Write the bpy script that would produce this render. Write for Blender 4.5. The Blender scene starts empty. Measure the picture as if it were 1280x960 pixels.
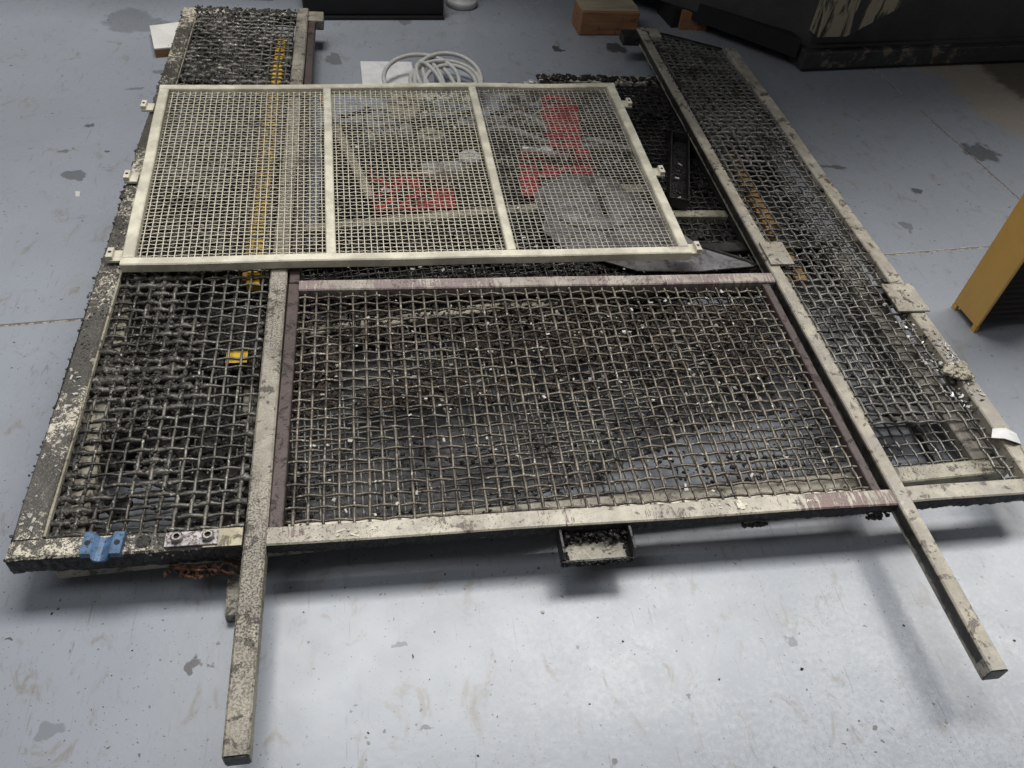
import bpy, bmesh, math, random
from mathutils import Vector, Matrix, noise

C = bpy.context.scene.collection
SC = bpy.context.scene
R = math.radians
rng = random.Random(7)

# ------------------------------------------------------------------ camera
cam_d = bpy.data.cameras.new('camera')
cam = bpy.data.objects.new('camera', cam_d)
C.objects.link(cam)
cam_d.sensor_width = 36.0
cam_d.lens = 36.0 * 1020.9 / 1280.0
cam_d.clip_start, cam_d.clip_end = 0.05, 200.0
PITCH, HEAD, ROLL = 0.80536, 0.23421, 0.13466
fwd = Vector((math.sin(HEAD) * math.cos(PITCH), math.cos(HEAD) * math.cos(PITCH), -math.sin(PITCH)))
r0 = fwd.cross(Vector((0, 0, 1))).normalized()
u0 = r0.cross(fwd)
rr = math.cos(ROLL) * r0 + math.sin(ROLL) * u0
uu = -math.sin(ROLL) * r0 + math.cos(ROLL) * u0
M = Matrix((rr, uu, -fwd)).transposed().to_4x4()
M.translation = Vector((0, 0, 1.6))
cam.matrix_world = M
SC.camera = cam

# ------------------------------------------------------------------ light
SC.view_settings.view_transform = 'Standard'
SC.view_settings.look = 'None'
SC.view_settings.exposure = 0.16
SC.view_settings.gamma = 1.0
w = bpy.data.worlds.new('World')
SC.world = w
w.use_nodes = True
w.node_tree.nodes['Background'].inputs[0].default_value = (0.88, 0.93, 1.0, 1)
w.node_tree.nodes['Background'].inputs[1].default_value = 0.085


def area(name, loc, target, sx, sy, power, col):
    d = bpy.data.lights.new(name, 'AREA')
    d.shape = 'RECTANGLE'
    d.size, d.size_y = sx, sy
    d.energy = power
    d.color = col
    o = bpy.data.objects.new(name, d)
    C.objects.link(o)
    o.location = loc
    v = Vector(target) - Vector(loc)
    o.rotation_euler = v.to_track_quat('-Z', 'Y').to_euler()
    return o


# a roof light strip runs across the hall, broken by one truss
area('roof_and_fill_light', (1.35, 4.0, 7.0), (1.35, 3.6, 0), 6.1, 2.1, 590, (1.0, 0.985, 0.96))
area('roof_and_fill_light', (7.1, 4.0, 7.0), (7.1, 3.6, 0), 4.0, 2.1, 330, (1.0, 0.985, 0.96))
area('roof_and_fill_light', (-4.5, 0.5, 6.8), (-1.5, 1.0, 0), 2.0, 5.0, 125, (0.95, 0.975, 1.0))  # added fill lamp for the left floor, not part of the strip

# ------------------------------------------------------------------ node helpers


class NT:
    def __init__(self, name):
        self.m = bpy.data.materials.new(name)
        self.m.use_nodes = True
        self.t = self.m.node_tree
        self.b = self.t.nodes['Principled BSDF']
        self.co = self.t.nodes.new('ShaderNodeTexCoord').outputs['Object']

    def n(self, typ, **kw):
        x = self.t.nodes.new(typ)
        for k, v in kw.items():
            setattr(x, k, v)
        return x

    def put(self, sock, v):
        if isinstance(v, bpy.types.NodeSocket):
            self.t.links.new(v, sock)
        else:
            sock.default_value = v

    def noise(self, scale, detail=4.0, rough=0.6, dist=0.0, co=None):
        x = self.n('ShaderNodeTexNoise')
        self.put(x.inputs['Vector'], co or self.co)
        x.inputs['Scale'].default_value = scale
        x.inputs['Detail'].default_value = detail
        x.inputs['Roughness'].default_value = rough
        x.inputs['Distortion'].default_value = dist
        return x.outputs['Fac']

    def step(self, v, a, b, lo=0.0, hi=1.0):
        x = self.n('ShaderNodeMapRange')
        x.interpolation_type = 'SMOOTHSTEP'
        self.put(x.inputs['Value'], v)
        x.inputs['From Min'].default_value = a
        x.inputs['From Max'].default_value = b
        x.inputs['To Min'].default_value = lo
        x.inputs['To Max'].default_value = hi
        return x.outputs['Result']

    def math(self, op, a, b=0.0, c=0.0):
        x = self.n('ShaderNodeMath', operation=op)
        self.put(x.inputs[0], a)
        self.put(x.inputs[1], b)
        self.put(x.inputs[2], c)
        return x.outputs[0]

    def mix(self, f, a, b):
        x = self.n('ShaderNodeMix', data_type='RGBA')
        self.put(x.inputs['Factor'], f)
        for s, v in ((x.inputs[6], a), (x.inputs[7], b)):
            self.put(s, v if isinstance(v, bpy.types.NodeSocket) else (v[0], v[1], v[2], 1))
        return x.outputs[2]

    def scaled(self, s, rot=(0, 0, 0), loc=(0, 0, 0)):
        x = self.n('ShaderNodeMapping')
        self.put(x.inputs['Vector'], self.co)
        x.inputs['Scale'].default_value = s
        x.inputs['Rotation'].default_value = rot
        x.inputs['Location'].default_value = loc
        return x.outputs[0]

    def fin(self, col, rough=0.5, metal=0.0, bump=None, bs=0.3, bd=0.002, spec=None):
        self.put(self.b.inputs['Base Color'], col if isinstance(col, bpy.types.NodeSocket) else (*col, 1))
        self.put(self.b.inputs['Roughness'], rough)
        self.put(self.b.inputs['Metallic'], metal)
        if spec is not None:
            self.b.inputs['Specular IOR Level'].default_value = spec
        if bump is not None:
            x = self.n('ShaderNodeBump')
            x.inputs['Strength'].default_value = bs
            x.inputs['Distance'].default_value = bd
            self.put(x.inputs['Height'], bump)
            self.t.links.new(x.outputs[0], self.b.inputs['Normal'])
        return self.m


def worn(name, base, dirt=(0.035, 0.03, 0.027), amount=0.5, specks=0.5, second=None, samount=0.5,
         rough=0.5, fleck=None, bump=0.5, scale=1.0, sscale=9.0, streak=0.0, send=None):
    """Painted steel with blotchy grime, fine specks and an optional second coat showing through.
    amount, specks, samount: the share of the surface that is grimed, pitted, second-coated."""
    k = NT(name)
    th = lambda a: 0.5 + (0.5 - a) * 0.42
    v = k.noise(14 * scale, 5, 0.65)
    col = k.mix(k.step(v, 0.36, 0.64), base, tuple(c * 0.66 for c in base))
    grain = k.noise(520 * scale, 3, 0.7)
    col = k.mix(k.step(grain, 0.5, 0.7, 0, 0.45), col, tuple(c * 0.5 for c in base))
    if second:
        s = k.noise(sscale, 8, 0.68, 0.4, k.scaled((1, 1, 1), (0, 0, 0), (3.1, 1.7, 0)))
        if streak:
            s = k.math('ADD', k.math('MULTIPLY', s, 1 - streak), k.math('MULTIPLY', k.noise(1.0, 5, 0.7, 0.2, k.scaled((120, 14, 1))), streak))
        if send:
            sx_ = k.n('ShaderNodeSeparateXYZ')
            k.put(sx_.inputs[0], k.co)
            s = k.math('ADD', s, k.math('MULTIPLY', k.step(sx_.outputs[0], send[0], send[1]), .11))
        col = k.mix(k.step(s, th(samount) - .012, th(samount) + .012), col, second)
    # soft film of dust and oil, then hard-edged blotches
    film = k.noise(5 * scale, 6, 0.65, 0.6, k.scaled((1, 1, 1), (0, 0, 0), (7, 3, 1)))
    col = k.mix(k.step(film, 0.40, 0.70, 0, min(0.85, amount * 1.1)), col, tuple(c * 1.8 for c in dirt))
    g0 = k.noise(26 * scale, 9, 0.74, 0.5)
    g = k.step(g0, th(amount) - .015, th(amount) + .035)
    col = k.mix(k.math('MULTIPLY', g, 0.93), col, dirt)
    p = k.step(k.noise(240 * scale, 4, 0.7), th(specks * .62) - .02, th(specks * .62) + .03)
    pm = k.step(k.noise(3.6, 5, 0.65, 0.8, k.scaled((1.6, .7, 1), (0, 0, 0), (2, 2, 5))), 0.36, 0.60, 0.15, 0.95)
    col = k.mix(k.math('MULTIPLY', p, pm), col, tuple(c * 0.9 for c in dirt))
    scr = k.step(k.noise(1.0, 3, 0.6, 0.15, k.scaled((260, 9, 40), (0, 0, .12), (1, 6, 0))), 0.68, 0.73)
    col = k.mix(k.math('MULTIPLY', scr, 0.5), col, tuple(min(.8, c * 1.15) for c in base))
    if fleck:
        f0 = k.math('ADD', k.math('MULTIPLY', k.noise(48 * scale, 8, 0.75, 1.2, k.scaled((1, 1, 1), (0, 0, 0), (9, 4, 2))), 0.62), k.math('MULTIPLY', k.noise(330, 4, 0.7), 0.38))
        z0 = k.noise(3.3, 2, 0.5, 0, k.scaled((1, 1, 1), (0, 0, 0), (1, 8, 2)))
        f = k.step(k.math('ADD', f0, k.math('MULTIPLY', k.math('SUBTRACT', z0, 0.5), 0.7)), th(fleck) - .01, th(fleck) + .02)
        col = k.mix(f, col, tuple(min(0.8, c * 1.1) for c in base))
    ps = k.noise(360 * scale, 4, 0.75, 0, k.scaled((1, 1, 1), (0, 0, 0), (4, 1, 6)))
    col = k.mix(k.step(ps, 0.585, 0.64, 0, 0.55), col, tuple(min(.7, c * .85 + .03) for c in base))
    h = k.math('ADD', k.math('MULTIPLY', k.noise(120 * scale, 6, 0.72), 0.8), k.math('MULTIPLY', g, 0.35))
    return k.fin(col, k.step(g, 0, 1, rough, 0.36), 0.0, h, bump, 0.003)


M_screen = worn('cream_screen_paint', (0.80, 0.75, 0.60), (0.20, 0.15, 0.10), 0.08, 0.10, bump=0.3)
M_beam = worn('cream_speckled_paint', (0.43, 0.39, 0.315), (0.066, 0.056, 0.045), 0.33, 0.78, rough=0.55, bump=0.8)
M_beamR = worn('cream_scuffed_paint', (0.50, 0.452, 0.36), (0.085, 0.068, 0.052), 0.34, 0.42, rough=0.5, second=(.36, .33, .28), samount=.4)
M_rail = worn('cream_maroon_paint', (0.57, 0.52, 0.42), (0.075, 0.06, 0.05), 0.28, 0.52, second=(0.20, 0.135, 0.122), samount=0.30, sscale=7, streak=.55, send=(.36, .50))
M_backrail = worn('mauve_cream_paint', (0.52, 0.465, 0.39), (0.09, 0.07, 0.062), 0.27, 0.55, second=(0.27, 0.205, 0.20), samount=0.50, sscale=9, streak=.5)
M_maroon = worn('maroon_primer', (0.095, 0.064, 0.058), (0.03, 0.025, 0.022), 0.36, 0.40, bump=.7)
M_grimy = worn('black_grimed_paint', (0.58, 0.53, 0.42), (0.036, 0.032, 0.028), 0.78, 0.35, fleck=0.40, bump=1.0, rough=0.5)
M_dark = worn('oily_black_steel', (0.032, 0.030, 0.028), (0.012, 0.011, 0.011), 0.5, 0.3, rough=0.35, bump=0.8)
M_lowcream = worn('dusty_cream_paint', (0.44, 0.40, 0.31), (0.05, 0.043, 0.035), 0.34, 0.55)
M_grime = worn('oily_swarf_grime', (0.034, 0.030, 0.026), (0.011, 0.010, 0.009), 0.5, 0.5, rough=0.34, bump=1.0, scale=2)
M_slate = worn('shade_slate', (0.062, 0.065, 0.072), (0.026, 0.025, 0.025), 0.5, 0.3, rough=0.35, bump=0.4)  # dark slate tone stands for shaded floor under the centre mesh
M_fuzz = worn('dry_grey_grime', (0.082, 0.074, 0.064), (0.020, 0.018, 0.016), 0.40, 0.45, rough=0.6, bump=0.8, scale=2.5)
M_brown = worn('brown_swarf', (0.075, 0.048, 0.029), (0.014, 0.011, 0.009), 0.48, 0.4, rough=0.6, scale=2)
M_chip = worn('pale_chips', (0.62, 0.60, 0.55), (0.2, 0.17, 0.13), 0.2, 0.2, rough=0.5)


def wire_mat(name, base, dark, bright, dk, br, rough=0.42, metal=0.35, xg=0.0):
    k = NT(name)
    n1 = k.noise(11, 5, 0.65, 0.3)
    if xg:   # worn clean towards one side
        sx_ = k.n('ShaderNodeSeparateXYZ')
        k.put(sx_.inputs[0], k.co)
        n1 = k.math('SUBTRACT', n1, k.math('MULTIPLY', k.step(sx_.outputs[0], -.10, .15), xg))
    col = k.mix(k.step(n1, dk, dk + 0.16), base, dark)
    n2 = k.noise(95, 5, 0.7, 0.2)
    col = k.mix(k.step(n2, br, br + 0.12), col, bright)  # worn bright spots, with glints painted into the colour
    n3 = k.noise(170, 3, 0.7, 0.0, k.scaled((1, 1, 1), (0, 0, 0), (2, 5, 1)))
    col = k.mix(k.step(n3, 0.56, 0.66), col, tuple(c * 0.35 for c in dark))
    return k.fin(col, rough, metal, k.noise(260, 4, 0.7), 0.7, 0.0015)


M_wire_mid = wire_mat('worn_brown_wire', (0.165, 0.142, 0.113), (0.058, 0.048, 0.040), (0.56, 0.53, 0.46), 0.45, 0.57, 0.36)
M_wire_left = wire_mat('grimed_wire', (0.15, 0.14, 0.122), (0.048, 0.043, 0.036), (0.60, 0.57, 0.51), 0.37, 0.57, 0.36, 0.35, 0.12)
M_wire_right = wire_mat('grey_oily_wire', (0.185, 0.176, 0.158), (0.062, 0.058, 0.052), (0.54, 0.52, 0.48), 0.48, 0.58, 0.36)
M_wire_low = wire_mat('dark_oily_wire', (0.055, 0.050, 0.045), (0.018, 0.017, 0.016), (0.22, 0.21, 0.19), 0.45, 0.62, 0.35)
M_wire_cream = wire_mat('cream_wire', (0.72, 0.67, 0.53), (0.33, 0.29, 0.22), (0.82, 0.79, 0.67), 0.54, 0.60, 0.5, 0.0)
M_wire_creamG = wire_mat('greyed_cream_wire', (0.52, 0.49, 0.41), (0.24, 0.22, 0.18), (0.72, 0.69, 0.59), 0.50, 0.60, 0.5, 0.0)


def floor_mat():
    k = NT('grey_epoxy_floor')
    big = k.noise(0.9, 4, 0.55)
    col = k.mix(k.step(big, 0.35, 0.68), (0.292, 0.312, 0.346), (0.25, 0.266, 0.294))
    med = k.noise(7, 6, 0.65, 0.4)
    col = k.mix(k.step(med, 0.56, 0.74, 0, 0.55), col, (0.27, 0.265, 0.255))
    # scuffed pale patches (worn sealer) in the walkway in front of the stack
    sc = k.math('ADD', k.math('MULTIPLY', k.noise(90, 7, 0.75, 0.2), 0.6), k.math('MULTIPLY', k.noise(5, 5, 0.6, 0.3, k.scaled((1, 1, 1), (0, 0, 0), (2, 2, 0))), 0.4))
    sepx = k.n('ShaderNodeSeparateXYZ')
    k.put(sepx.inputs[0], k.co)
    X, Y = sepx.outputs[0], sepx.outputs[1]
    near = k.math('MULTIPLY', k.step(Y, .95, 0.68), k.step(X, -0.1, 0.5))
    col = k.mix(k.math('MULTIPLY', k.step(sc, 0.45, 0.60), k.math('MULTIPLY', near, 0.28)), col, (0.55, 0.56, 0.57))
    # brownish smears
    sm = k.noise(16, 6, 0.7, 1.0, k.scaled((1, 0.6, 1), (0, 0, 0.5), (5, 2, 0)))
    col = k.mix(k.step(sm, 0.55, 0.70, 0, 0.6), col, (0.19, 0.165, 0.135))
    # thin scratches, two directions
    for rot, off in ((0.5, 1.0), (-0.9, 4.0), (1.3, 8.0)):
        s1 = k.noise(1.0, 2, 0.5, 0, k.scaled((160, 5, 1), (0, 0, rot), (off, off, 0)))
        s2 = k.noise(9, 3, 0.5, 0, k.scaled((1, 1, 1), (0, 0, 0), (off, 3, 0)))
        f = k.math('MULTIPLY', k.step(s1, 0.66, 0.73), k.step(s2, 0.50, 0.60))
        col = k.mix(k.math('MULTIPLY', f, 0.55), col, (0.16, 0.155, 0.15))
    for rot, sc3, off in ((0.9, (55, 9, 1), 2.0), (-0.4, (70, 12, 1), 6.0)):   # short dark scuffs
        s1 = k.noise(1.0, 4, 0.65, 0.3, k.scaled(sc3, (0, 0, rot), (off, off, 0)))
        s2 = k.noise(4, 4, 0.6, 0, k.scaled((1, 1, 1), (0, 0, 0), (off, 9, 0)))
        f = k.math('MULTIPLY', k.step(s1, 0.63, 0.72), k.step(s2, 0.48, 0.60))
        col = k.mix(k.math('MULTIPLY', f, 0.5), col, (0.13, 0.12, 0.11))
    # grit specks
    for sc_, th, off in ((55, 0.705, 0), (120, 0.70, 3), (24, 0.745, 7), (210, 0.69, 5)):
        f = k.step(k.noise(sc_, 2, 0.5, 0.2, k.scaled((1, 1, 1), (0, 0, 0), (off, off * 2, 0))), th, th + 0.03)
        f = k.math('MULTIPLY', f, k.step(k.noise(3.1, 3, 0.6, 0, k.scaled((1, 1, 1), (0, 0, 0), (off, 6, 0))), 0.36, 0.52, 0.1, 1))
        col = k.mix(k.math('MULTIPLY', f, 0.85), col, (0.07, 0.064, 0.058))
    # single oil stains where they lie: x, y, rx, ry, darkness
    stains = [(-0.129, 3.228, 0.038, 0.052, 0.55), (-0.923, 2.384, 0.038, 0.033, 0.65), (-0.929, 2.682, 0.019, 0.019, 0.8),
              (-0.965, 2.524, 0.021, 0.015, 0.6), (-0.950, 3.515, 0.104, 0.123, 0.42), (-0.855, 3.477, 0.085, 0.076, 0.42),
              (0.806, 3.369, 0.028, 0.033, 0.97), (1.072, 3.403, 0.059, 0.052, 0.95), (0.163, 3.603, 0.033, 0.038, 0.5),
              (0.694, 3.021, 0.057, 0.048, 0.5), (-0.357, 0.734, 0.015, 0.021, 0.95), (2.366, 2.580, 0.081, 0.071, 0.75),
              (1.589, 2.187, 0.043, 0.028, 0.75), (1.698, 2.456, 0.048, 0.019, 0.7), (0.561, 0.570, 0.009, 0.009, 0.9),
              (-0.827, 2.945, 0.028, 0.019, 0.5), (0.057, 0.570, 0.011, 0.011, 0.8), (1.947, 2.308, 0.027, 0.017, 0.85),
              (-0.760, 3.078, 0.033, 0.019, 0.5), (-0.589, 0.627, 0.019, 0.019, 0.4), (0.019, 0.731, 0.011, 0.009, 0.7), (0.817, 0.684, 0.011, 0.011, 0.6),
              (1.805, 2.090, 0.019, 0.028, 0.5), (-0.883, 1.282, 0.019, 0.017, 0.35), (1.539, 2.584, 0.038, 0.019, 0.4)]
    wob = k.n('ShaderNodeTexNoise')
    k.put(wob.inputs['Vector'], k.co)
    wob.inputs['Scale'].default_value = 24
    wob.inputs['Detail'].default_value = 4
    wv = k.n('ShaderNodeVectorMath', operation='MULTIPLY_ADD')
    k.put(wv.inputs[0], wob.outputs['Color'])
    wv.inputs[1].default_value = (0.085, 0.085, 0)
    k.put(wv.inputs[2], k.co)
    dark = None
    for sx, sy, rx, ry, dk in stains:
        mp = k.n('ShaderNodeMapping')
        k.put(mp.inputs['Vector'], wv.outputs[0])
        mp.inputs['Location'].default_value = (-(sx + .042) / rx, -(sy + .042) / ry, 0)
        mp.inputs['Scale'].default_value = (1 / rx, 1 / ry, 0)
        ln = k.n('ShaderNodeVectorMath', operation='LENGTH')
        k.put(ln.inputs[0], mp.outputs[0])
        f = k.step(ln.outputs['Value'], 1.0, 0.75, 0, dk)
        dark = f if dark is None else k.math('MAXIMUM', dark, f)
    col = k.mix(k.math('MULTIPLY', dark, 0.9), col, (0.05, 0.047, 0.046))
    # swept-up dust beside the machine: everything right of a line
    ln_ = k.math('ADD', k.math('MULTIPLY', X, 0.985), k.math('MULTIPLY', Y, 0.17))
    dn = k.noise(5, 6, 0.65, 0.8)
    dd = k.math('ADD', ln_, k.math('MULTIPLY', dn, 0.35))
    dust = k.math('MULTIPLY', k.step(dd, 3.13, 3.26), k.step(Y, 2.38, 2.61))
    col = k.mix(k.math('MULTIPLY', dust, k.step(dn, 0.25, 0.6, 0.5, 0.95)), col, (0.36, 0.305, 0.24))
    pit = k.math('MULTIPLY', k.step(dd, 3.45, 3.53), k.step(Y, 2.75, 2.9))
    col = k.mix(k.math('MULTIPLY', pit, 0.8), col, (0.09, 0.075, 0.05))
    rough = k.step(k.noise(11, 5, 0.6), 0.3, 0.7, 0.235, 0.285)
    return k.fin(col, rough, 0.0, k.noise(60, 5, 0.6), 0.10, 0.002, 0.34)


M_floor = floor_mat()


def plain(name, base, var=0.25, rough=0.5, metal=0.0, scale=20, bump=0.2, spots=None):
    k = NT(name)
    col = k.mix(k.step(k.noise(scale, 6, 0.65), 0.3, 0.72), base, tuple(c * (1 - var) for c in base))
    if spots:
        col = k.mix(k.step(k.noise(scale * 4, 5, 0.7, 0.3), spots[1], spots[1] + 0.06), col, spots[0])
    return k.fin(col, rough, metal, k.noise(scale * 6, 5, 0.65), bump, 0.0015)


M_joint = plain('joint_filler', (0.42, 0.36, 0.29), 0.6, 0.8, 0, 40, 0.4, ((0.12, 0.09, 0.06), 0.5))
M_blue = plain('blue_paint', (0.075, 0.165, 0.31), 0.45, 0.42, 0, 45, 0.6, ((0.04, 0.042, 0.045), 0.535))
M_rust = plain('flaking_rust', (0.16, 0.065, 0.03), 0.7, 0.75, 0, 60, 0.9, ((0.50, 0.46, 0.42), 0.60))
M_bare = plain('bare_bright_steel', (0.48, 0.46, 0.46), 0.4, 0.4, 0.2, 40, 0.6, ((0.10, 0.06, 0.052), 0.50))
M_bolt = plain('bolt_steel', (0.30, 0.27, 0.25), 0.4, 0.35, 0.8, 90, 0.4)
M_hole = plain('hole_dark', (0.01, 0.01, 0.01), 0.2, 0.7)
M_yellow = plain('yellow_paint', (0.74, 0.46, 0.03), 0.25, 0.45, 0, 30, 0.3, ((0.20, 0.12, 0.03), 0.64))
M_ochre = plain('ochre_plastic', (0.33, 0.17, 0.035), 0.4, 0.5, 0, 30, 0.3, ((0.06, 0.04, 0.02), 0.54))
M_red = plain('red_paint', (0.42, 0.022, 0.032), 0.4, 0.38, 0, 25, 0.2, ((0.06, 0.015, 0.015), 0.55))
M_sheet = worn('oily_grey_sheet', (0.23, 0.22, 0.235), (0.075, 0.066, 0.062), 0.42, 0.5, rough=0.33, bump=0.2)
M_white = plain('white_plastic', (0.74, 0.735, 0.72), 0.2, 0.45, 0, 25, 0.4, ((0.42, 0.40, 0.37), 0.64))
M_whited = plain('scuffed_white_board', (0.75, 0.73, 0.68), 0.15, 0.5, 0, 15, 0.2, ((0.35, 0.30, 0.24), 0.66))
M_bluegrey = plain('pale_blue_grey_plastic', (0.42, 0.46, 0.53), 0.1, 0.45, 0, 20, 0.1, ((0.1, 0.1, 0.1), 0.70))
M_cable = plain('light_grey_cable', (0.50, 0.49, 0.46), 0.2, 0.45, 0, 30, 0.1)
M_silver = plain('bright_metal', (0.62, 0.61, 0.59), 0.4, 0.4, 0.3, 40, 0.3)
M_greyhose = plain('grey_hose', (0.30, 0.31, 0.31), 0.3, 0.45, 0, 30, 0.2)
M_orange = plain('orange_yellow_paint', (0.66, 0.385, 0.095), 0.14, 0.48, 0, 9, 0.1, ((0.30, 0.15, 0.04), 0.70))
M_bellows = plain('brown_black_steel', (0.050, 0.042, 0.036), 0.3, 0.55, 0, 20, 0.2)
M_mach = plain('machine_dark_grey', (0.062, 0.061, 0.056), 0.35, 0.6, 0, 8, 0.3, ((0.075, 0.07, 0.06), 0.64))
M_black = plain('black_steel', (0.012, 0.012, 0.012), 0.3, 0.6, 0, 12, 0.3)
M_ltgrey = plain('light_grey_paint', (0.50, 0.51, 0.52), 0.15, 0.5, 0, 12, 0.1)
M_foot = plain('grey_white_foot', (0.58, 0.58, 0.56), 0.2, 0.5, 0, 20, 0.2)


def wood_mat(name, base, endc):
    k = NT(name)
    g = k.noise(1.0, 5, 0.6, 0.4, k.scaled((7, 90, 90)))
    col = k.mix(k.step(g, 0.35, 0.7), base, endc)
    st = k.noise(18, 6, 0.7, 0.8)
    col = k.mix(k.step(st, 0.58, 0.72), col, (0.03, 0.022, 0.016))
    return k.fin(col, 0.7, 0, g, 0.4, 0.002)


M_wood = wood_mat('oil_stained_wood', (0.36, 0.175, 0.08), (0.22, 0.105, 0.05))


def peel_mat():
    k = NT('peeling_dark_paint')
    s = k.noise(1.0, 7, 0.65, 0.5, k.scaled((14, 14, 3.0)))
    lo = k.noise(2.2, 3, 0.5)
    f = k.step(k.math('ADD', s, k.math('MULTIPLY', lo, 0.5)), 0.71, 0.77)
    col = k.mix(f, (0.045, 0.043, 0.038), (0.38, 0.32, 0.22))
    col = k.mix(k.step(k.noise(60, 5, 0.7), 0.6, 0.68), col, (0.03, 0.028, 0.025))
    return k.fin(col, 0.65, 0, f, 0.6, 0.004)


M_peel = peel_mat()

# ------------------------------------------------------------------ build helpers


def obj(name, bm, mat, parent=None, smooth=False, stuff=False, label=None):
    me = bpy.data.meshes.new(name)
    bm.normal_update()
    bm.to_mesh(me)
    bm.free()
    me.materials.append(mat)
    if smooth:
        for p in me.polygons:
            p.use_smooth = True
    o = bpy.data.objects.new(name, me)
    C.objects.link(o)
    if parent is not None:
        o.parent = parent
    if stuff:
        o['kind'] = 'stuff'
    if label:
        o['label'] = label
    return o


def tag(o, label, cat, group=None, kind=None):
    if label:
        o['label'] = label
    if cat:
        o['category'] = cat
    if group:
        o['group'] = group
    if kind:
        o['kind'] = kind
    return o


def thing(name, label, cat, loc=(0, 0, 0), rz=0.0, group=None, tilt=(0, 0)):
    o = bpy.data.objects.new(name, None)
    o.empty_display_size = 0.1
    C.objects.link(o)
    o.location = loc
    o.rotation_euler = (tilt[0], tilt[1], rz)
    return tag(o, label, cat, group)


def box(bm, x0, x1, y0, y1, z0, z1, bev=0.0, rz=0.0, pivot=None, mx=None):
    vs = [bm.verts.new((x, y, z)) for z in (z0, z1) for y in (y0, y1) for x in (x0, x1)]
    q = [(0, 2, 3, 1), (4, 5, 7, 6), (0, 1, 5, 4), (2, 6, 7, 3), (0, 4, 6, 2), (1, 3, 7, 5)]
    fs = [bm.faces.new([vs[i] for i in f]) for f in q]
    if bev:
        es = list({e for f in fs for e in f.edges})
        r = bmesh.ops.bevel(bm, geom=es, offset=bev, segments=2, profile=0.5, affect='EDGES')
        vs = list({v for f in r['faces'] for v in f.verts} | {v for v in vs if v.is_valid})
    if rz:
        p = Vector(pivot or ((x0 + x1) / 2, (y0 + y1) / 2, 0))
        bmesh.ops.rotate(bm, verts=[v for v in vs if v.is_valid], cent=p, matrix=Matrix.Rotation(rz, 3, 'Z'))
    if mx:
        bmesh.ops.transform(bm, verts=[v for v in vs if v.is_valid], matrix=mx)
    return vs


def bx(*a, **k):
    bm = bmesh.new()
    box(bm, *a, **k)
    return bm


def bar(p0, p1, wd, ht, bev=0.003, seg=8, wob=0.0):
    """A tube between two points (top face at the z of the points), gently uneven along its length."""
    p0, p1 = Vector(p0), Vector(p1)
    d = (p1 - p0)
    L = d.length
    d.normalize()
    s = d.cross(Vector((0, 0, 1))).normalized()
    u = s.cross(d)
    b = bev
    prof = [(-wd / 2 + b, 0), (wd / 2 - b, 0), (wd / 2, -b), (wd / 2, -ht + b), (wd / 2 - b, -ht), (-wd / 2 + b, -ht), (-wd / 2, -ht + b), (-wd / 2, -b)]
    bm = bmesh.new()
    rings = []
    for i in range(seg + 1):
        t = i / seg
        c = p0 + d * L * t
        if wob and 0 < i < seg:
            c = c + s * wob * noise.noise(c * 3.1) + u * wob * noise.noise(c * 2.3 + Vector((5, 5, 5)))
        rings.append([bm.verts.new(c + s * x + u * z) for x, z in prof])
    n = len(prof)
    for a, c in zip(rings, rings[1:]):
        for i in range(n):
            bm.faces.new((a[i], a[(i + 1) % n], c[(i + 1) % n], c[i]))
    bm.faces.new(rings[0])
    bm.faces.new(list(reversed(rings[-1])))
    bmesh.ops.recalc_face_normals(bm, faces=bm.faces[:])
    return bm


def prism(bm, pts, z0, z1, bev=0.0):
    lo = [bm.verts.new((x, y, z0)) for x, y in pts]
    hi = [bm.verts.new((x, y, z1)) for x, y in pts]
    n = len(pts)
    bm.faces.new(list(reversed(lo)))
    top = bm.faces.new(hi)
    for i in range(n):
        bm.faces.new((lo[i], lo[(i + 1) % n], hi[(i + 1) % n], hi[i]))
    if bev:
        bmesh.ops.bevel(bm, geom=list(top.edges), offset=bev, segments=2, profile=0.5, affect='EDGES')
    bmesh.ops.recalc_face_normals(bm, faces=bm.faces[:])
    return bm


def tube(bm, pts, r, n=6, cap=True):
    """Tube through points; r is a number or one radius per point."""
    pts = [Vector(p) for p in pts]
    rings = []
    ref = None
    for i, p in enumerate(pts):
        d = (pts[min(i + 1, len(pts) - 1)] - pts[max(i - 1, 0)]).normalized()
        if ref is None:
            ref = Vector((0, 0, 1)) if abs(d.z) < 0.9 else Vector((1, 0, 0))
        s = d.cross(ref).normalized()
        u = s.cross(d).normalized()
        ref = u
        rad = r[i] if hasattr(r, '__len__') else r
        rings.append([bm.verts.new(p + (s * math.cos(a) + u * math.sin(a)) * rad) for a in (2 * math.pi * k / n for k in range(n))])
    for a, c in zip(rings, rings[1:]):
        for i in range(n):
            bm.faces.new((a[i], c[i], c[(i + 1) % n], a[(i + 1) % n]))
    if cap:
        bm.faces.new(list(reversed(rings[0])))
        bm.faces.new(rings[-1])
    return bm


def lathe(bm, prof, n=24, loc=(0, 0, 0)):
    loc = Vector(loc)
    rings = [[bm.verts.new(loc + Vector((r * math.cos(2 * math.pi * k / n), r * math.sin(2 * math.pi * k / n), z))) for k in range(n)] for r, z in prof]
    for a, c in zip(rings, rings[1:]):
        for i in range(n):
            bm.faces.new((a[i], a[(i + 1) % n], c[(i + 1) % n], c[i]))
    bm.faces.new(list(reversed(rings[0])))
    bm.faces.new(rings[-1])
    bmesh.ops.recalc_face_normals(bm, faces=bm.faces[:])
    return bm


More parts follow.
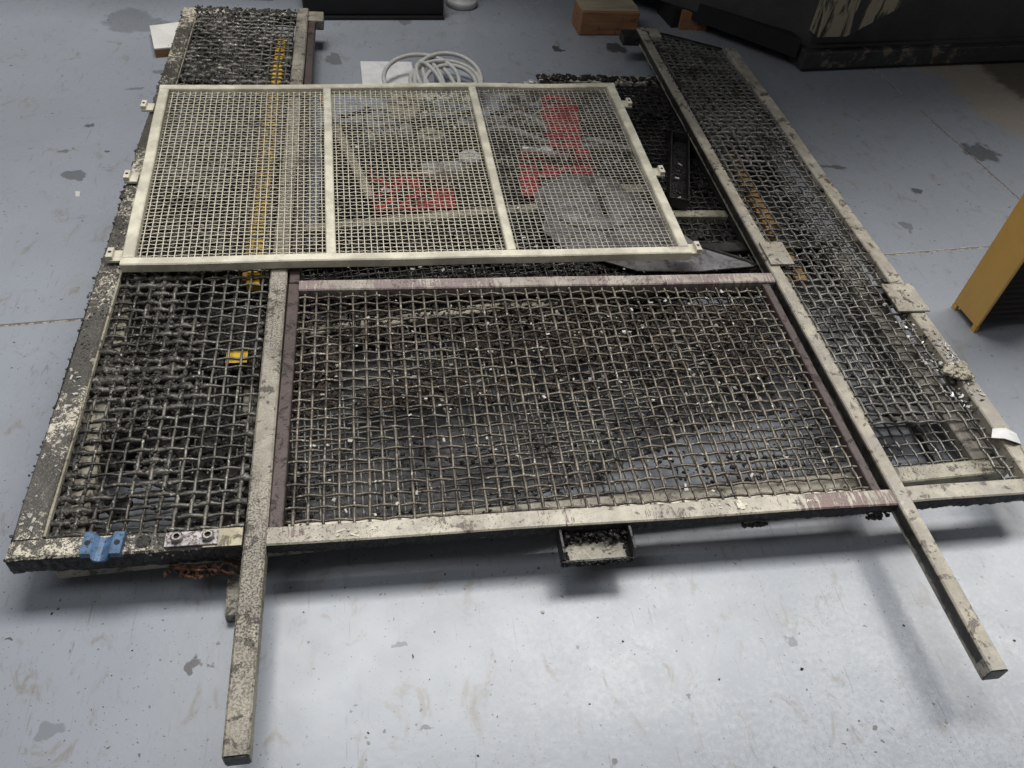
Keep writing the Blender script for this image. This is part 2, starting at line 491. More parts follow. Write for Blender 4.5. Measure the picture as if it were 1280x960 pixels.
ICO = bmesh.new()
bmesh.ops.create_icosphere(ICO, subdivisions=2, radius=1.0)
ICO_V = [v.co.copy() for v in ICO.verts]
ICO_F = [[v.index for v in f.verts] for f in ICO.faces]
ICO0 = bmesh.new()
bmesh.ops.create_icosphere(ICO0, subdivisions=1, radius=1.0)
ICO0_V = [v.co.copy() for v in ICO0.verts]
ICO0_F = [[v.index for v in f.verts] for f in ICO0.faces]
ICO0.free()
ICO2 = bmesh.new()
bmesh.ops.create_icosphere(ICO2, subdivisions=3, radius=1.0)
ICO2_V = [v.co.copy() for v in ICO2.verts]
ICO2_F = [[v.index for v in f.verts] for f in ICO2.faces]


class Heap:
    """Collects many small lumps, then links them as ONE mesh (fast from_pydata)."""

    def __init__(self):
        self.v, self.f = [], []

    def lump(self, p, r, squash=0.6, fine=False):
        V, F = (ICO2_V, ICO2_F) if fine else (ICO0_V, ICO0_F) if r < .007 else (ICO_V, ICO_F)
        b = len(self.v)
        p = Vector(p)
        k = rng.random() * 50
        sx, sy = rng.uniform(.7, 1.4), rng.uniform(.7, 1.4)
        for c in V:
            m = 1 + 0.85 * noise.noise(c * 1.7 + Vector((k, k * .7, k * .3)))
            self.v.append(p + Vector((c.x * sx, c.y * sy, c.z * squash)) * (r * m))
        self.f += [[b + i for i in f] for f in F]

    def chip(self, p, a, b_, t):
        """A small flat sliver at a random tilt."""
        n0 = len(self.v)
        rot = Matrix.Rotation(rng.uniform(0, 6.28), 3, 'Z') @ Matrix.Rotation(rng.uniform(-.5, .5), 3, 'X') @ Matrix.Rotation(rng.uniform(-.5, .5), 3, 'Y')
        p = Vector(p)
        for z in (-t, t):
            for x, y in ((-a, -b_), (a * rng.uniform(.5, 1.2), -b_ * rng.uniform(.4, 1.2)), (a, b_), (-a * rng.uniform(.3, 1.1), b_ * rng.uniform(.5, 1.3))):
                self.v.append(p + rot @ Vector((x, y, z)))
        self.f += [[n0 + i for i in f] for f in ((3, 2, 1, 0), (4, 5, 6, 7), (0, 1, 5, 4), (1, 2, 6, 5), (2, 3, 7, 6), (3, 0, 4, 7))]

    def poly(self, pts):
        n0 = len(self.v)
        self.v += [Vector(p) for p in pts]
        self.f.append(list(range(n0, n0 + len(pts))))

    def build(self, name, mat, parent=None, smooth=True, stuff=True, label=None):
        me = bpy.data.meshes.new(name)
        me.from_pydata([tuple(v) for v in self.v], [], self.f)
        me.materials.append(mat)
        if smooth:
            me.polygons.foreach_set('use_smooth', [True] * len(me.polygons))
        me.update()
        o = bpy.data.objects.new(name, me)
        C.objects.link(o)
        if parent is not None:
            o.parent = parent
        if stuff:
            o['kind'] = 'stuff'
        if label:
            o['label'] = label
        return o


def clump(x, y, s=1.0, seed=0.0):
    return noise.noise(Vector((x * s + seed, y * s - seed, seed * .37)))


def wire_mesh(parent, x0, x1, y0, y1, z, pitch, r, mat, single=True, n=6, seg=2, sag=0.0, wob=0.0008,
              grime=None, keep=None, name='wire', zf=None, seed=0.0, gv=1.0, gh=1.0):
    """Woven crimped wire between x0..x1 and y0..y1. single: every wire an object of its own, else one mesh.
    grime(x, y) adds caked dirt to the radius; keep(x, y) is False where the weave is cut away."""
    nx = int(round((x1 - x0) / pitch))
    ny = int(round((y1 - y0) / pitch))
    px, py = (x1 - x0) / nx, (y1 - y0) / ny
    allbm = bmesh.new()
    out = []

    def zed(x, y):
        b = z + sag * clump(x, y, 1.7, 3 + seed)
        return b + (zf(x, y) if zf else 0)

    def run(vert, k):
        nonlocal allbm
        m = ny if vert else nx
        base = (x0 + (k + .5) * px) if vert else (y0 + (k + .5) * py)
        off = rng.uniform(-wob, wob) * 1.6
        cur, runs = [], []
        q = m * seg
        for i in range(q + 1):
            t = i / seg - 0.5
            t = min(max(t, -0.5), m - 0.5)
            if i == q:
                t = m - .5
            a = (y0 if vert else x0) + (t + .5) * (py if vert else px)
            x, y = (base, a) if vert else (a, base)
            ph = math.cos(math.pi * (t - k)) * (1 if vert else -1)
            ph = math.copysign(abs(ph) ** 0.55, ph)
            dz = ph * r * (0.55 if vert else 0.75) + (.0006 if vert else -.0006)
            dl = off + wob * 1.5 * clump(x, y, 9, k * 1.3 + (11 if vert else 0))
            if vert:
                x += dl
            else:
                y += dl
            rad = r
            jz = 0
            if grime:
                g = grime(x, y) * (gv if vert else gh)
                if g > 0:
                    rad = r + g * (0.35 + 1.1 * rng.random())
                    jz = g * rng.uniform(-.3, .3)
            if keep and not keep(x, y):
                if len(cur) > 1:
                    runs.append(cur)
                cur = []
                continue
            cur.append(((x, y, zed(x, y) + dz + jz), rad))
        if len(cur) > 1:
            runs.append(cur)
        if not runs:
            return
        bm = bmesh.new() if single else allbm
        for c in runs:
            tube(bm, [p for p, _ in c], [q_ for _, q_ in c], n, cap=True)
        if single:
            out.append(obj(name, bm, mat, parent, smooth=True))

    for k in range(nx):
        run(True, k)
    for k in range(ny):
        run(False, k)
    if not single:
        out.append(obj(name, allbm, mat, parent, smooth=True, stuff=True))
    else:
        allbm.free()
    return out


def crust(parent, p0, p1, hgt, mat, depth=.004, drip=.006, step=.004, rows=6, seed=0.0, top=.0, name='grime_crust', side=1):
    """Caked black dirt on the face of a rail that runs from p0 to p1: an uneven skin with a ragged lower edge."""
    p0, p1 = Vector(p0), Vector(p1)
    d = p1 - p0
    L = d.length
    d.normalize()
    out = d.cross(Vector((0, 0, 1))).normalized() * side
    n = max(2, int(L / step))
    bm = bmesh.new()
    grid = []
    for i in range(n + 1):
        c = p0 + d * (L * i / n)
        edge = hgt + drip * (1.1 * noise.noise(c * 42 + Vector((seed, 0, 0))) + .9 * noise.noise(c * 130 + Vector((seed, 3, 0))) + .9 * noise.noise(c * 11 + Vector((0, seed, 0))))
        tp = top * (noise.noise(c * 60 + Vector((2, seed, 1))) + .3)
        col = []
        for j in range(rows + 1):
            t = j / rows
            z = tp - t * (edge + tp)
            q = c + Vector((0, 0, z))
            m = .0006 + depth * (.55 + .9 * noise.noise(q * 95 + Vector((seed, 1, 2))) + .5 * noise.noise(q * 260)) * math.sin(math.pi * min(1, .12 + t * .88))
            col.append(bm.verts.new(q + out * max(m, .0004)))
        col.append(bm.verts.new(c + Vector((0, 0, -edge * .96)) - out * .006))
        grid.append(col)
    for a, b in zip(grid, grid[1:]):
        for j in range(rows + 1):
            bm.faces.new((a[j], a[j + 1], b[j + 1], b[j]))
    bmesh.ops.recalc_face_normals(bm, faces=bm.faces[:])
    return obj(name, bm, mat, parent, True, True)


# ================================================================== SETTING
FZ = 0.08   # floor level in the stack's own measure; the whole scene is set down by this at the end
fl = thing('floor', None, None, (0, 0, FZ))
fl['kind'] = 'structure'
# floor cut into slabs by saw-cut joints: joint A runs across, joint B runs away
angA = math.atan2(1.977 - 1.688, 2.061 + 0.947)
exA = Vector((math.cos(angA), math.sin(angA)))
eyA = Vector((-math.sin(angA), math.cos(angA)))
O = Vector((-0.947, 1.688))
uB = (Vector((2.30, 2.66)) - O).dot(exA)


def sl(u, v):
    p = O + exA * u + eyA * v
    return (p.x, p.y)


G = 0.0042
for (u0_, u1_) in ((-8, uB - G), (uB + G, 12)):
    for (v0_, v1_) in ((-7, -G), (G, 9)):
        bm = bmesh.new()
        prism(bm, [sl(u0_, v0_), sl(u1_, v0_), sl(u1_, v1_), sl(u0_, v1_)], -0.06, 0.0, 0.002)
        obj('slab', bm, M_floor, fl)
bm = bmesh.new()
prism(bm, [sl(-8, -7), sl(12, -7), sl(12, 9), sl(-8, 9)], -0.07, -0.0025)
obj('joint_filler', bm, M_joint, fl)

# fine grit lying on the floor
h = Heap()
for i in range(300):
    x, y = rng.uniform(-1.1, 2.6), rng.uniform(0.4, 3.9)
    if clump(x, y, 1.7, 3) < -.1:
        continue
    if rng.random() < .4:
        y = rng.uniform(.45, .95)
        x = rng.uniform(-.7, 1.4)
    s = .0009 / (rng.random() + .12) ** .75 * .8
    h.chip((x, y, FZ + s * .5), s, s * rng.uniform(.3, 1), s * .35)
tag(h.build('grit', M_grime, None, False), 'dark specks of grit and swarf scattered over the grey floor', 'grit')
h = Heap()
for (x, y, s) in ((-.93, 2.39, .012), (.33, .82, .004), (-.86, 1.2, .003), (1.7, 1.9, .003), (2.0, 2.75, .004), (1.95, 3.1, .005)):
    h.chip((x * .95, y * .95, FZ + .002), s, s * .6, .0006)
tag(h.build('paint_flakes', M_chip, None, False), 'small pale paint flakes lying on the grey floor', 'flakes')

# ================================================================== DARK MACHINE AT THE BACK RIGHT
am = R(7.7)
t = thing('machine_bed', 'large dark grey machine with peeling paint at the back right', 'machine', (1.856, 3.216, FZ), am)


def mloc(x, y):
    p = Matrix.Rotation(-am, 2) @ (Vector((x, y)) - Vector((1.856, 3.216)))
    return (p.x, p.y)


bm = bmesh.new()
prism(bm, [(0.04, .05), (5.6, .05), (5.6, 2.0), mloc(0.902, 4.845), mloc(1.102, 3.895)], 0.09, 0.85)
obj('body', bm, M_mach, t)
obj('tall_body', bx(.95, 5.6, .0515, 1.9, .86, 1.899, .01), M_mach, t)
obj('unseen_shade_hood', bx(-1.45, 5.6, -.42, 1.9, 1.90, 2.85, .01), M_mach, t)  # unseen overhang added to shade the back floor
obj('base_rail', bx(0.0, 5.6, 0.0, .13, .012, .088, .006), worn('chipped_dark_rail', (0.05, 0.05, 0.047), (0.02, 0.02, 0.02), .4, .4, second=(0.20, 0.16, 0.12), samount=.36, sscale=7), t)
# flared hopper cheek whose paint has peeled
bm = bmesh.new()
pts = [(0.02, .16), (.16, .16), (.62, .42), (.80, .48), (.80, .84), (0.02, .84)]
fr = [bm.verts.new((x, -.01 - .05 * (z - .16), z)) for x, z in pts]
bk = [bm.verts.new((x, .06, z)) for x, z in pts]
bm.faces.new(fr)
bm.faces.new(list(reversed(bk)))
for i in range(len(pts)):
    j = (i + 1) % len(pts)
    bm.faces.new((fr[i], bk[i], bk[j], fr[j]))
bmesh.ops.recalc_face_normals(bm, faces=bm.faces[:])
obj('hopper_cheek', bm, M_peel, t)
bm = bmesh.new()
prism(bm, [mloc(1.833, 3.249), mloc(1.805, 3.439), mloc(1.425, 3.781), mloc(1.368, 3.705)], 0.05, .13)
obj('lower_lip', bm, M_black, t)
obj('foot', bx(*[mloc(1.387, 3.610)[0], mloc(1.387, 3.610)[0] + .20], mloc(1.387, 3.610)[1] + .02, mloc(1.387, 3.610)[1] + .2, 0, .09, .004), M_black, t)
obj('foot', bx(2.9, 3.1, .25, .5, 0, .09, .004), M_black, t)
obj('foot', bx(.1, .3, 1.2, 1.4, 0, .09, .004), M_black, t)
obj('edge_strip', bx(0.03, 5.6, .035, .048, .09, .105), M_mach, t)

b1 = bx(0, .27, 0, .13, 0, .105, .006)
o = tag(obj('wood_block', b1, M_wood), 'long orange timber block on the floor beside the dark machine', 'timber block')
o.location, o.rotation_euler = (.926, 3.515, FZ), (0, 0, R(4))
obj('pale_top', bx(.002, .268, .004, .127, .1052, .1085, .001), wood_mat('pale_grey_wood', (.42, .35, .25), (.27, .21, .14)), o)
bm = bmesh.new()
prism(bm, [(0, 0), (.13, .004), (.135, .05), (0, .055)], 0, .085)
for v in bm.verts:
    if v.co.z > .04:
        v.co.z += .014 * math.sin(v.co.x * 40)
o = tag(obj('wood_offcut', bm, M_wood), 'small torn orange wood offcut standing under the dark machine edge', 'wood offcut')
o.location = (1.420, 3.61, FZ)

# ================================================================== BACK CENTRE
t = thing('machine_plinth', 'black machine plinth on the floor at the back centre', 'plinth', (.171, 3.61, FZ), R(5))
obj('plinth_box', bx(-.43, .17, .02, .9, .012, .14, .006), M_black, t)
obj('skid', bx(-.43, .17, .0, .08, 0, .012), M_black, t)
obj('skid', bx(-.43, .17, .8, .88, 0, .012), M_black, t)
obj('plinth_body', bx(-1.35, .9, .30, 1.4, .40, 1.5, .01), M_mach, t)
for x in (-1.2, .75):
    obj('leg', bx(x, x + .1, .9, 1.0, 0, .40, .004), M_black, t)
t = thing('levelling_foot', 'round grey white levelling foot beside the black plinth', 'machine foot', (.432, 3.80, FZ))
bm = bmesh.new()
lathe(bm, [(.068, 0), (.072, .006), (.072, .022), (.066, .03), (.052, .032), (.050, .05), (.045, .055)], 28)
obj('pad', bm, M_foot, t, True)
bm = bmesh.new()
lathe(bm, [(.02, .054), (.02, .2)], 14)
obj('stem', bm, M_foot, t, True)
t = thing('grey_pedestal', 'light grey machine pedestal behind the far end of the left panel', 'pedestal', (-.57, 3.80, FZ))
obj('base_plate', bx(-.12, .17, -.04, .3, .03, .06, .004), M_ltgrey, t)
obj('post', bx(-.06, .0, 0, .2, 0, .029, .003), M_ltgrey, t)
obj('column', bx(-.08, .12, .05, .28, .061, .9, .01), M_ltgrey, t)

# ================================================================== ORANGE STAND ON THE RIGHT
t = thing('orange_stand', 'orange yellow steel stand with dark ribbed inside at the right edge', 'stand', (1.750, 1.563, FZ), R(4))
obj('side_panel', bx(0, .010, 0, .118, .018, 1.15, .003), M_orange, t)
obj('side_panel', bx(.235, .245, -.01, .118, .018, 1.15, .003), M_orange, t)
bm = bmesh.new()
prof = []
zc = .03
k = 0
while zc < 1.1:
    prof.append((.012 if k % 2 else .026, zc))
    zc += .010
    k += 1
a = [bm.verts.new((.0102, y, z)) for y, z in prof]
b = [bm.verts.new((.2348, y, z)) for y, z in prof]
for i in range(len(prof) - 1):
    bm.faces.new((a[i], b[i], b[i + 1], a[i + 1]))
obj('ribbed_face', bm, M_bellows, t)
obj('back_panel', bx(.0102, .2348, .09, .11, .02, 1.14), M_bellows, t)
for x in (.0, .235):
    obj('foot', bx(x, x + .012, .0 if x == 0 else -.01, .016, 0, .0178), M_orange, t)
    obj('foot', bx(x, x + .012, .10, .117, 0, .0178), M_orange, t)

# ================================================================== BEARERS UNDER THE STACK
t = thing('bearer', 'dark oily bearer lying under the right mesh panel', 'bearer', (1.385, 1.6, FZ), R(-2), 'bearers under the stack')
obj('bearer_body', bx(-.014, .014, -.60, .6, 0, .029, .004), M_dark, t)
t = thing('bearer', 'speckled cream bearer whose end shows beside the left leg', 'bearer', (-.304, 1.4, FZ), R(1.2), 'bearers under the stack')
obj('bearer_body', bx(-.018, .018, -.59, .3, 0, .029, .004), M_beam, t)
# ================================================================== LOWEST FRONT PANEL
rz = R(2.55)
t = thing('lower_mesh_panel', 'lowest cream framed mesh panel lying under the front of the stack', 'mesh panel', (-.628, .915, .11), rz)
W_, D_ = 2.12, .93
obj('front_rail', bar((0, .022, .04), (W_, .022, .04), .044, .04), M_lowcream, t)
obj('back_rail', bar((0, D_ - .022, .04), (W_, D_ - .022, .04), .044, .04), M_dark, t)
obj('side_rail', bar((.022, .0445, .0399), (.022, D_ - .0445, .0399), .044, .04), M_lowcream, t)
obj('side_rail', bar((W_ - .035, .0445, .0399), (W_ - .035, D_ - .0445, .0399), .070, .04), worn('brown_grey_rail', (.30, .265, .215), (.06, .052, .044), .4, .5), t)
wire_mesh(t, .044, W_ - .068, .044, D_ - .044, .024, .0295, .0028, M_wire_right, single=False, n=5, name='wire_mesh', sag=.006, seed=2)
# caked swarf lying on the lower weave
h = Heap()
for i in range(5200):
    x = rng.uniform(.40, 1.72)
    y = .33 + abs(rng.gauss(.20, .14)) + (.02 * x)
    if clump(x, y, 9, 4) < -.22 or y > .75:
        continue
    s = rng.uniform(.002, .008)
    if rng.random() < .7:
        h.chip((x, y, .032 + rng.uniform(0, .010)), s * 1.2, s * .5, s * .2)
    else:
        h.lump((x, y, .031), s * 1.2, .6)
h.build('swarf', M_brown, t, False)
h = Heap()
for i in range(1500):
    x, y = rng.uniform(.04, .46), rng.uniform(.05, .88)
    if clump(x, y, 6, 9) < -.02:
        continue
    h.lump((x, y, .028), rng.uniform(.005, .014), .5)
for i in range(500):
    x, y = rng.uniform(1.0, 2.0), rng.uniform(.2, .88)
    if clump(x, y, 5, 2) < .08:
        continue
    h.lump((x, y, .028), rng.uniform(.004, .012), .5)
for i in range(1600):
    x, y = rng.uniform(.42, 2.0), rng.uniform(.05, .42)
    if clump(x, y, 8, 3) < -.02:
        continue
    h.lump((x, y, .028), rng.uniform(.002, .0068), .6)
h.build('grime', M_grime, t)
h = Heap()
for i in range(170):
    x = rng.uniform(.40, 1.75)
    y = .50 + rng.gauss(.12, .2)
    s = rng.uniform(.0015, .0045)
    h.chip((x, y, .042), s * 1.5, s, s * .25)
h.build('chips', M_chip, t, False)

# ================================================================== ADDED SHADE MAT AND DARK BACK PANEL
t = thing('shade_mat', 'black mat added as shade on the floor under the middle of the stack', 'mat', (.47, 2.36, FZ))
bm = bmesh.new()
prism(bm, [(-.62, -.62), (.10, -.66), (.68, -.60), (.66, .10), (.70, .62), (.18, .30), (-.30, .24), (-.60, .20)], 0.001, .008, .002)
obj('mat_sheet', bm, M_dark, t)  # black mat added to darken the floor seen through the mesh

for lb, loc, pts in (('black sheet added as shade on the floor under the left mesh panel', (-.48, 2.2, FZ), [(-.17, -1.0), (.05, -1.08), (.20, -.95), (.21, 1.1), (-.15, 1.12)]),
                     ('black sheet added as shade on the floor under the far half of the right mesh panel', (1.32, 2.4, FZ), [(-.16, -.80), (.06, -.68), (.135, -.72), (.14, .60), (-.14, .84)]),
                     ('dark slate sheet added as floor shade under the back of the centre mesh', (.25, 1.5, FZ), [(-.46, -.50), (-.25, -.52), (.0, -.46), (.25, -.40), (.42, -.31), (.60, -.25), (.78, -.22), (.80, .20), (-.46, .22)])):
    t = thing('shade_sheet', lb, 'sheet', loc, 0, 'added shade sheets under the stack')  # dark sheets added to stand for shade on the floor below the mesh
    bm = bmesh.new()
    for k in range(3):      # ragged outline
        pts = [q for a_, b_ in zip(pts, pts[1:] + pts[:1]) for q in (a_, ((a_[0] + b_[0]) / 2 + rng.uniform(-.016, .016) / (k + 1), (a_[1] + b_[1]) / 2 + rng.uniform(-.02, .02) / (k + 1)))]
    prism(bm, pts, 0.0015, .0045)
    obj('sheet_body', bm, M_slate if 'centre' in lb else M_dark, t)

t = thing('dark_mesh_panel', 'black oil soaked mesh panel between cream screen and right beam', 'mesh panel', (.655, 1.78, .08), R(-.4))
W_, D_ = .525, 1.27
obj('front_rail', bar((0, .02, .04), (W_, .02, .04), .04, .04), M_dark, t)
obj('back_rail', bar((0, D_ - .02, .04), (W_, D_ - .02, .04), .04, .04, wob=.004), M_grimy, t)
obj('side_rail', bar((.02, .0405, .0399), (.02, D_ - .0405, .0399), .04, .04), M_dark, t)
obj('side_rail', bar((W_ - .02, .0405, .0399), (W_ - .02, D_ - .0405, .0399), .04, .04), M_dark, t)
obj('cross_rail', bar((.0405, .335, .0425), (W_ - .0405, .335, .0425), .035, .03), M_lowcream, t)
wire_mesh(t, .04, W_ - .04, .04, D_ - .04, .026, .0295, .0036, M_wire_low, single=False, n=5, name='wire_mesh', sag=.008,
          grime=lambda x, y: max(0, .0016 * (clump(x, y, 14, 1) + .2)), seed=5)
h = Heap()
for i in range(700):
    x, y = rng.uniform(.04, W_ - .04), rng.uniform(.04, D_ - .04)
    if clump(x, y, 6, 7) < -.1:
        continue
    h.lump((x, y, .026), rng.uniform(.004, .013), .6)
for i in range(150):
    h.lump((rng.uniform(.0, W_), D_ - .02 + rng.uniform(-.018, .02), .042), rng.uniform(.004, .012), .6)
h.build('grime', M_grime, t)
h = Heap()
for i in range(80):
    h.lump((rng.uniform(.0, W_), D_ - .02 + rng.uniform(-.02, .02), .044), rng.uniform(.003, .007), .6)
h.build('pale_crust', M_lowcream, t)

t = thing('inner_mesh_panel', 'black grimy mesh panel under the cream screen that carries the red parts', 'mesh panel', (-.16, 1.80, .08), 0)
W_, D_ = .80, .86
obj('front_rail', bar((0, .02, .04), (W_, .02, .04), .04, .04), M_dark, t)
obj('back_rail', bar((0, D_ - .02, .04), (W_, D_ - .02, .04), .04, .04), M_dark, t)
obj('side_rail', bar((.02, .0405, .0399), (.02, D_ - .0405, .0399), .04, .04), M_dark, t)
obj('side_rail', bar((W_ - .02, .0405, .0399), (W_ - .02, D_ - .0405, .0399), .04, .04), M_dark, t)
wire_mesh(t, .04, W_ - .04, .04, D_ - .04, .026, .0295, .0036, M_wire_low, single=False, n=5, name='wire_mesh', sag=.008,
          grime=lambda x, y: max(0, .0016 * (clump(x, y, 14, 1) + .2)), seed=15)
h = Heap()
for i in range(900):
    x, y = rng.uniform(.04, W_ - .04), rng.uniform(.04, D_ - .04)
    if clump(x, y, 6, 7) < -.15:
        continue
    h.lump((x, y, .026), rng.uniform(.004, .014), .6)
h.build('grime', M_grime, t)

# ---- frame lying askew under the middle
rz = R(8.4)
t = thing('askew_frame', 'grimy cream frame lying askew under the centre mesh', 'frame', (-.235, 1.545, .121), rz)
obj('front_rail', bar((0, .015, .03), (1.16, .015, .03), .032, .03, wob=.005, seg=24), M_lowcream, t)
obj('back_rail', bar((0, .445, .034), (.84, .445, .034), .034, .03, wob=.003, seg=12), M_lowcream, t)
wire_mesh(t, .02, 1.12, .035, .425, .014, .022, .0026, M_wire_low, single=False, n=4, name='wire_mesh', sag=.008, seed=8)
h = Heap()
for i in range(900):
    x = rng.uniform(.02, 1.1)
    y = rng.uniform(-.02, .2)
    s = rng.uniform(.002, .007)
    if y < .035:
        h.chip((x, y if rng.random() < .4 else .015 + rng.uniform(-.018, .018), .033), s, s * .5, s * .25)
    else:
        h.lump((x, y, .019), s * 1.2, .6)
h.build('swarf', M_grime, t, False)

t = thing('flat_bar', 'cream flat bar running back under the cream screen beside the red tray', 'bar', (0, 0, 0))
obj('bar_body', bar((-.114, 2.567, .16), (-.004, 2.15, .16), .03, .012), M_lowcream, t)

# ================================================================== LOOSE PARTS UNDER THE CREAM SCREEN
t = thing('red_tray', 'red open tray under the left middle of the cream screen', 'tray', (.125, 2.19, .122), R(2))
obj('tray_bottom', bx(-.12, .13, -.09, .11, 0, .006), M_red, t)
obj('tray_side', bx(-.12, .13, -.096, -.0905, 0, .03, .001), M_red, t)
obj('tray_side', bx(-.126, -.1205, -.096, .11, 0, .045, .001), M_red, t)
obj('tray_side', bx(.05, .13, .11, .1155, 0, .04, .001), M_red, t)
obj('raised_corner', bx(.03, .09, .06, .10, .0065, .05, .004), M_red, t)
t = thing('gearbox', 'dark round edged motor body lying on the red tray', 'motor', (.225, 2.275, .129), R(8))
bm = bmesh.new()
tube(bm, [(-.07, 0, .035), (.0, 0, .035), (.06, 0, .035)], [.034, .036, .034], 16)
obj('motor_body', bm, M_greyhose, t, False)
bm = bmesh.new()
tube(bm, [(.062, 0, .035), (.085, 0, .035)], .016, 12)
obj('shaft', bm, M_bolt, t)
t = thing('red_cover', 'red box cover with rounded top under the right of the cream screen', 'cover', (.665, 2.60, .121), R(-4))
bm = bmesh.new()
prism(bm, [(-.045, -.18), (.06, -.18), (.075, .10), (.068, .165), (.04, .185), (-.03, .185), (-.055, .165), (-.06, .05)], 0, .052, .006)
obj('cover_shell', bm, M_red, t)
obj('slot', bx(-.025, .0, -.16, -.13, .0525, .0535), M_hole, t)
t = thing('red_bracket', 'red angled bracket between the white lid and the grey sheet', 'bracket', (.58, 2.33, .121), R(-3))
obj('bracket_plate', bx(-.09, .16, -.03, .05, 0, .012, .002), M_red, t)
obj('bracket_arm', bx(-.10, -.04, -.15, -.031, 0, .02, .002), M_red, t)
obj('bracket_arm', bx(.10, .15, .051, .09, 0, .05, .002), M_red, t)
obj('bracket_lip', bx(-.09, .0, .0505, .056, 0, .05, .001), M_red, t)
t = thing('round_lid', 'round white plastic lid under the middle of the cream screen', 'lid', (.325, 2.40, .121))
bm = bmesh.new()
lathe(bm, [(.036, 0), (.037, .02), (.037, .028), (.030, .034), (.010, .036)], 28)
obj('lid_body', bm, M_white, t, True)
t = thing('silver_fitting', 'bright metal pipe fitting beside the red cover', 'fitting', (.60, 2.44, .121), R(-14))
bm = bmesh.new()
tube(bm, [(-.09, 0, .018), (-.03, 0, .02), (-.029, 0, .02), (.03, 0, .02), (.031, 0, .02), (.07, 0, .02)], [.012, .012, .02, .02, .013, .013], 14)
obj('fitting_body', bm, M_silver, t)
o = tag(obj('grey_hose', tube(bmesh.new(), [(.40 + .02 * i, 2.55 - .004 * i + .012 * math.sin(i * .5), .155 + .012 * math.sin(i * .4)) for i in range(26)], .011, 10), M_greyhose, None, True),
        'grey hose crossing under the cream screen below the red cover', 'hose')
o = tag(obj('thin_wire', tube(bmesh.new(), [(.52 + .012 * i, 2.56 + .019 * i - .0006 * i * i, .175) for i in range(13)], .0035, 6), M_cable, None, True),
        'thin pale lead beside the red cover under the screen', 'wire')
o = tag(obj('thin_rod', tube(bmesh.new(), [(.06, 2.215, .195), (.16, 2.22, .196), (.24, 2.236, .194)], .004, 6), M_screen, None, True),
        'thin cream rod lying across the red tray', 'rod')
t = thing('white_junction_box', 'small white box with black stripes left of the grey sheet', 'box', (.62, 2.20, .121), R(6))
obj('box_body', bx(-.03, .03, -.03, .03, 0, .045, .003), M_white, t)
obj('stripe', bx(-.0305, -.022, -.0305, .0305, .0455, .0465), M_black, t)
obj('stripe', bx(.010, .016, -.0305, .0305, .0455, .0465), M_black, t)
t = thing('cream_block', 'cream painted block under the right end of the cream screen', 'block', (.86, 2.20, .121), R(0))
obj('block_body', bx(-.06, .055, -.02, .02, 0, .04, .003), M_lowcream, t)
for (x, y, sx, sy, sz, m, nm, lb) in (
        (.12, 2.70, .06, .10, .05, M_lowcream, 'cream_casting', 'cream grey casting under the screen near the cable coil'),
        (.03, 2.62, .05, .06, .04, M_greyhose, 'grey_casting', 'dark grey casting beside the cream casting'),
        (.40, 2.60, .07, .04, .04, M_sheet, 'grey_plate', 'grey metal plate behind the white lid'),
        (.20, 2.50, .045, .03, .05, M_lowcream, 'cream_spacer', 'small cream spacer behind the dark motor body'),
        (.52, 2.75, .05, .05, .05, M_greyhose, 'grey_coupling', 'grey coupling at the back beside the red cover'),
        (.60, 2.85, .03, .03, .06, M_silver, 'bright_nut', 'bright metal nut behind the red cover')):
    th = thing(nm, lb, 'metal casting', (x, y, .121), R(rng.uniform(-20, 20)))
    bm = bmesh.new()
    prism(bm, [(-sx, -sy * .7), (-sx * .6, -sy), (sx * .7, -sy), (sx, -sy * .5), (sx, sy * .8), (sx * .5, sy), (-sx * .8, sy)], 0, sz, .005)
    obj('casting_body', bm, m, th)
    bm = bmesh.new()
    lathe(bm, [(sx * .45, sz + .0005), (sx * .45, sz + .012), (sx * .3, sz + .014)], 14)
    obj('boss', bm, m, th)

for i, (pts, rad, m, lb) in enumerate((
        ([(-.10, 2.62, .16), (.02, 2.66, .17), (.14, 2.60, .16), (.25, 2.63, .15), (.36, 2.70, .15)], .008, M_black, 'black hose looping behind the cream castings under the screen'),
        ([(.45, 2.62, .15), (.52, 2.66, .17), (.60, 2.58, .17), (.63, 2.50, .15), (.72, 2.46, .15), (.84, 2.47, .15)], .010, M_greyhose, 'grey hose bending round the left side of the red cover'),
        ([(.02, 2.40, .15), (.10, 2.45, .16), (.22, 2.43, .16), (.30, 2.47, .15)], .007, M_dark, 'dark oily hose left of the white lid'))):
    P4 = []
    for a_, b_ in zip(pts, pts[1:]):
        for q_ in range(6):
            P4.append(Vector(a_).lerp(Vector(b_), q_ / 6))
    P4.append(Vector(pts[-1]))
    for _ in range(3):
        P4 = [P4[0]] + [(P4[q_ - 1] + P4[q_] * 2 + P4[q_ + 1]) / 4 for q_ in range(1, len(P4) - 1)] + [P4[-1]]
    tag(obj('hose', tube(bmesh.new(), P4, rad, 8), m, None, True), lb, 'hose')
h = Heap()
for i in range(1500):
    x, y = rng.uniform(-.12, .95), rng.uniform(1.84, 2.72)
    if clump(x, y, 7, 21) < -.02:
        continue
    h.lump((x, y, .124 + rng.random() * .02), rng.uniform(.004, .012), .6)
tag(h.build('oily_swarf', M_grime, None), 'black oily swarf heaped between the red parts under the screen', 'swarf')
h = Heap()
for i in range(260):
    x, y = rng.uniform(-.12, .95), rng.uniform(1.9, 2.72)
    sz = rng.uniform(.002, .006)
    h.chip((x, y, .146 + rng.random() * .01), sz * 1.6, sz * .7, sz * .2)
tag(h.build('bright_swarf', M_silver, None, False), 'bright curled chips strewn over the parts under the screen', 'swarf')
t = thing('dark_motor', 'dark cylindrical motor lying behind the red tray', 'motor', (.06, 2.48, .125), R(25))
bm = bmesh.new()
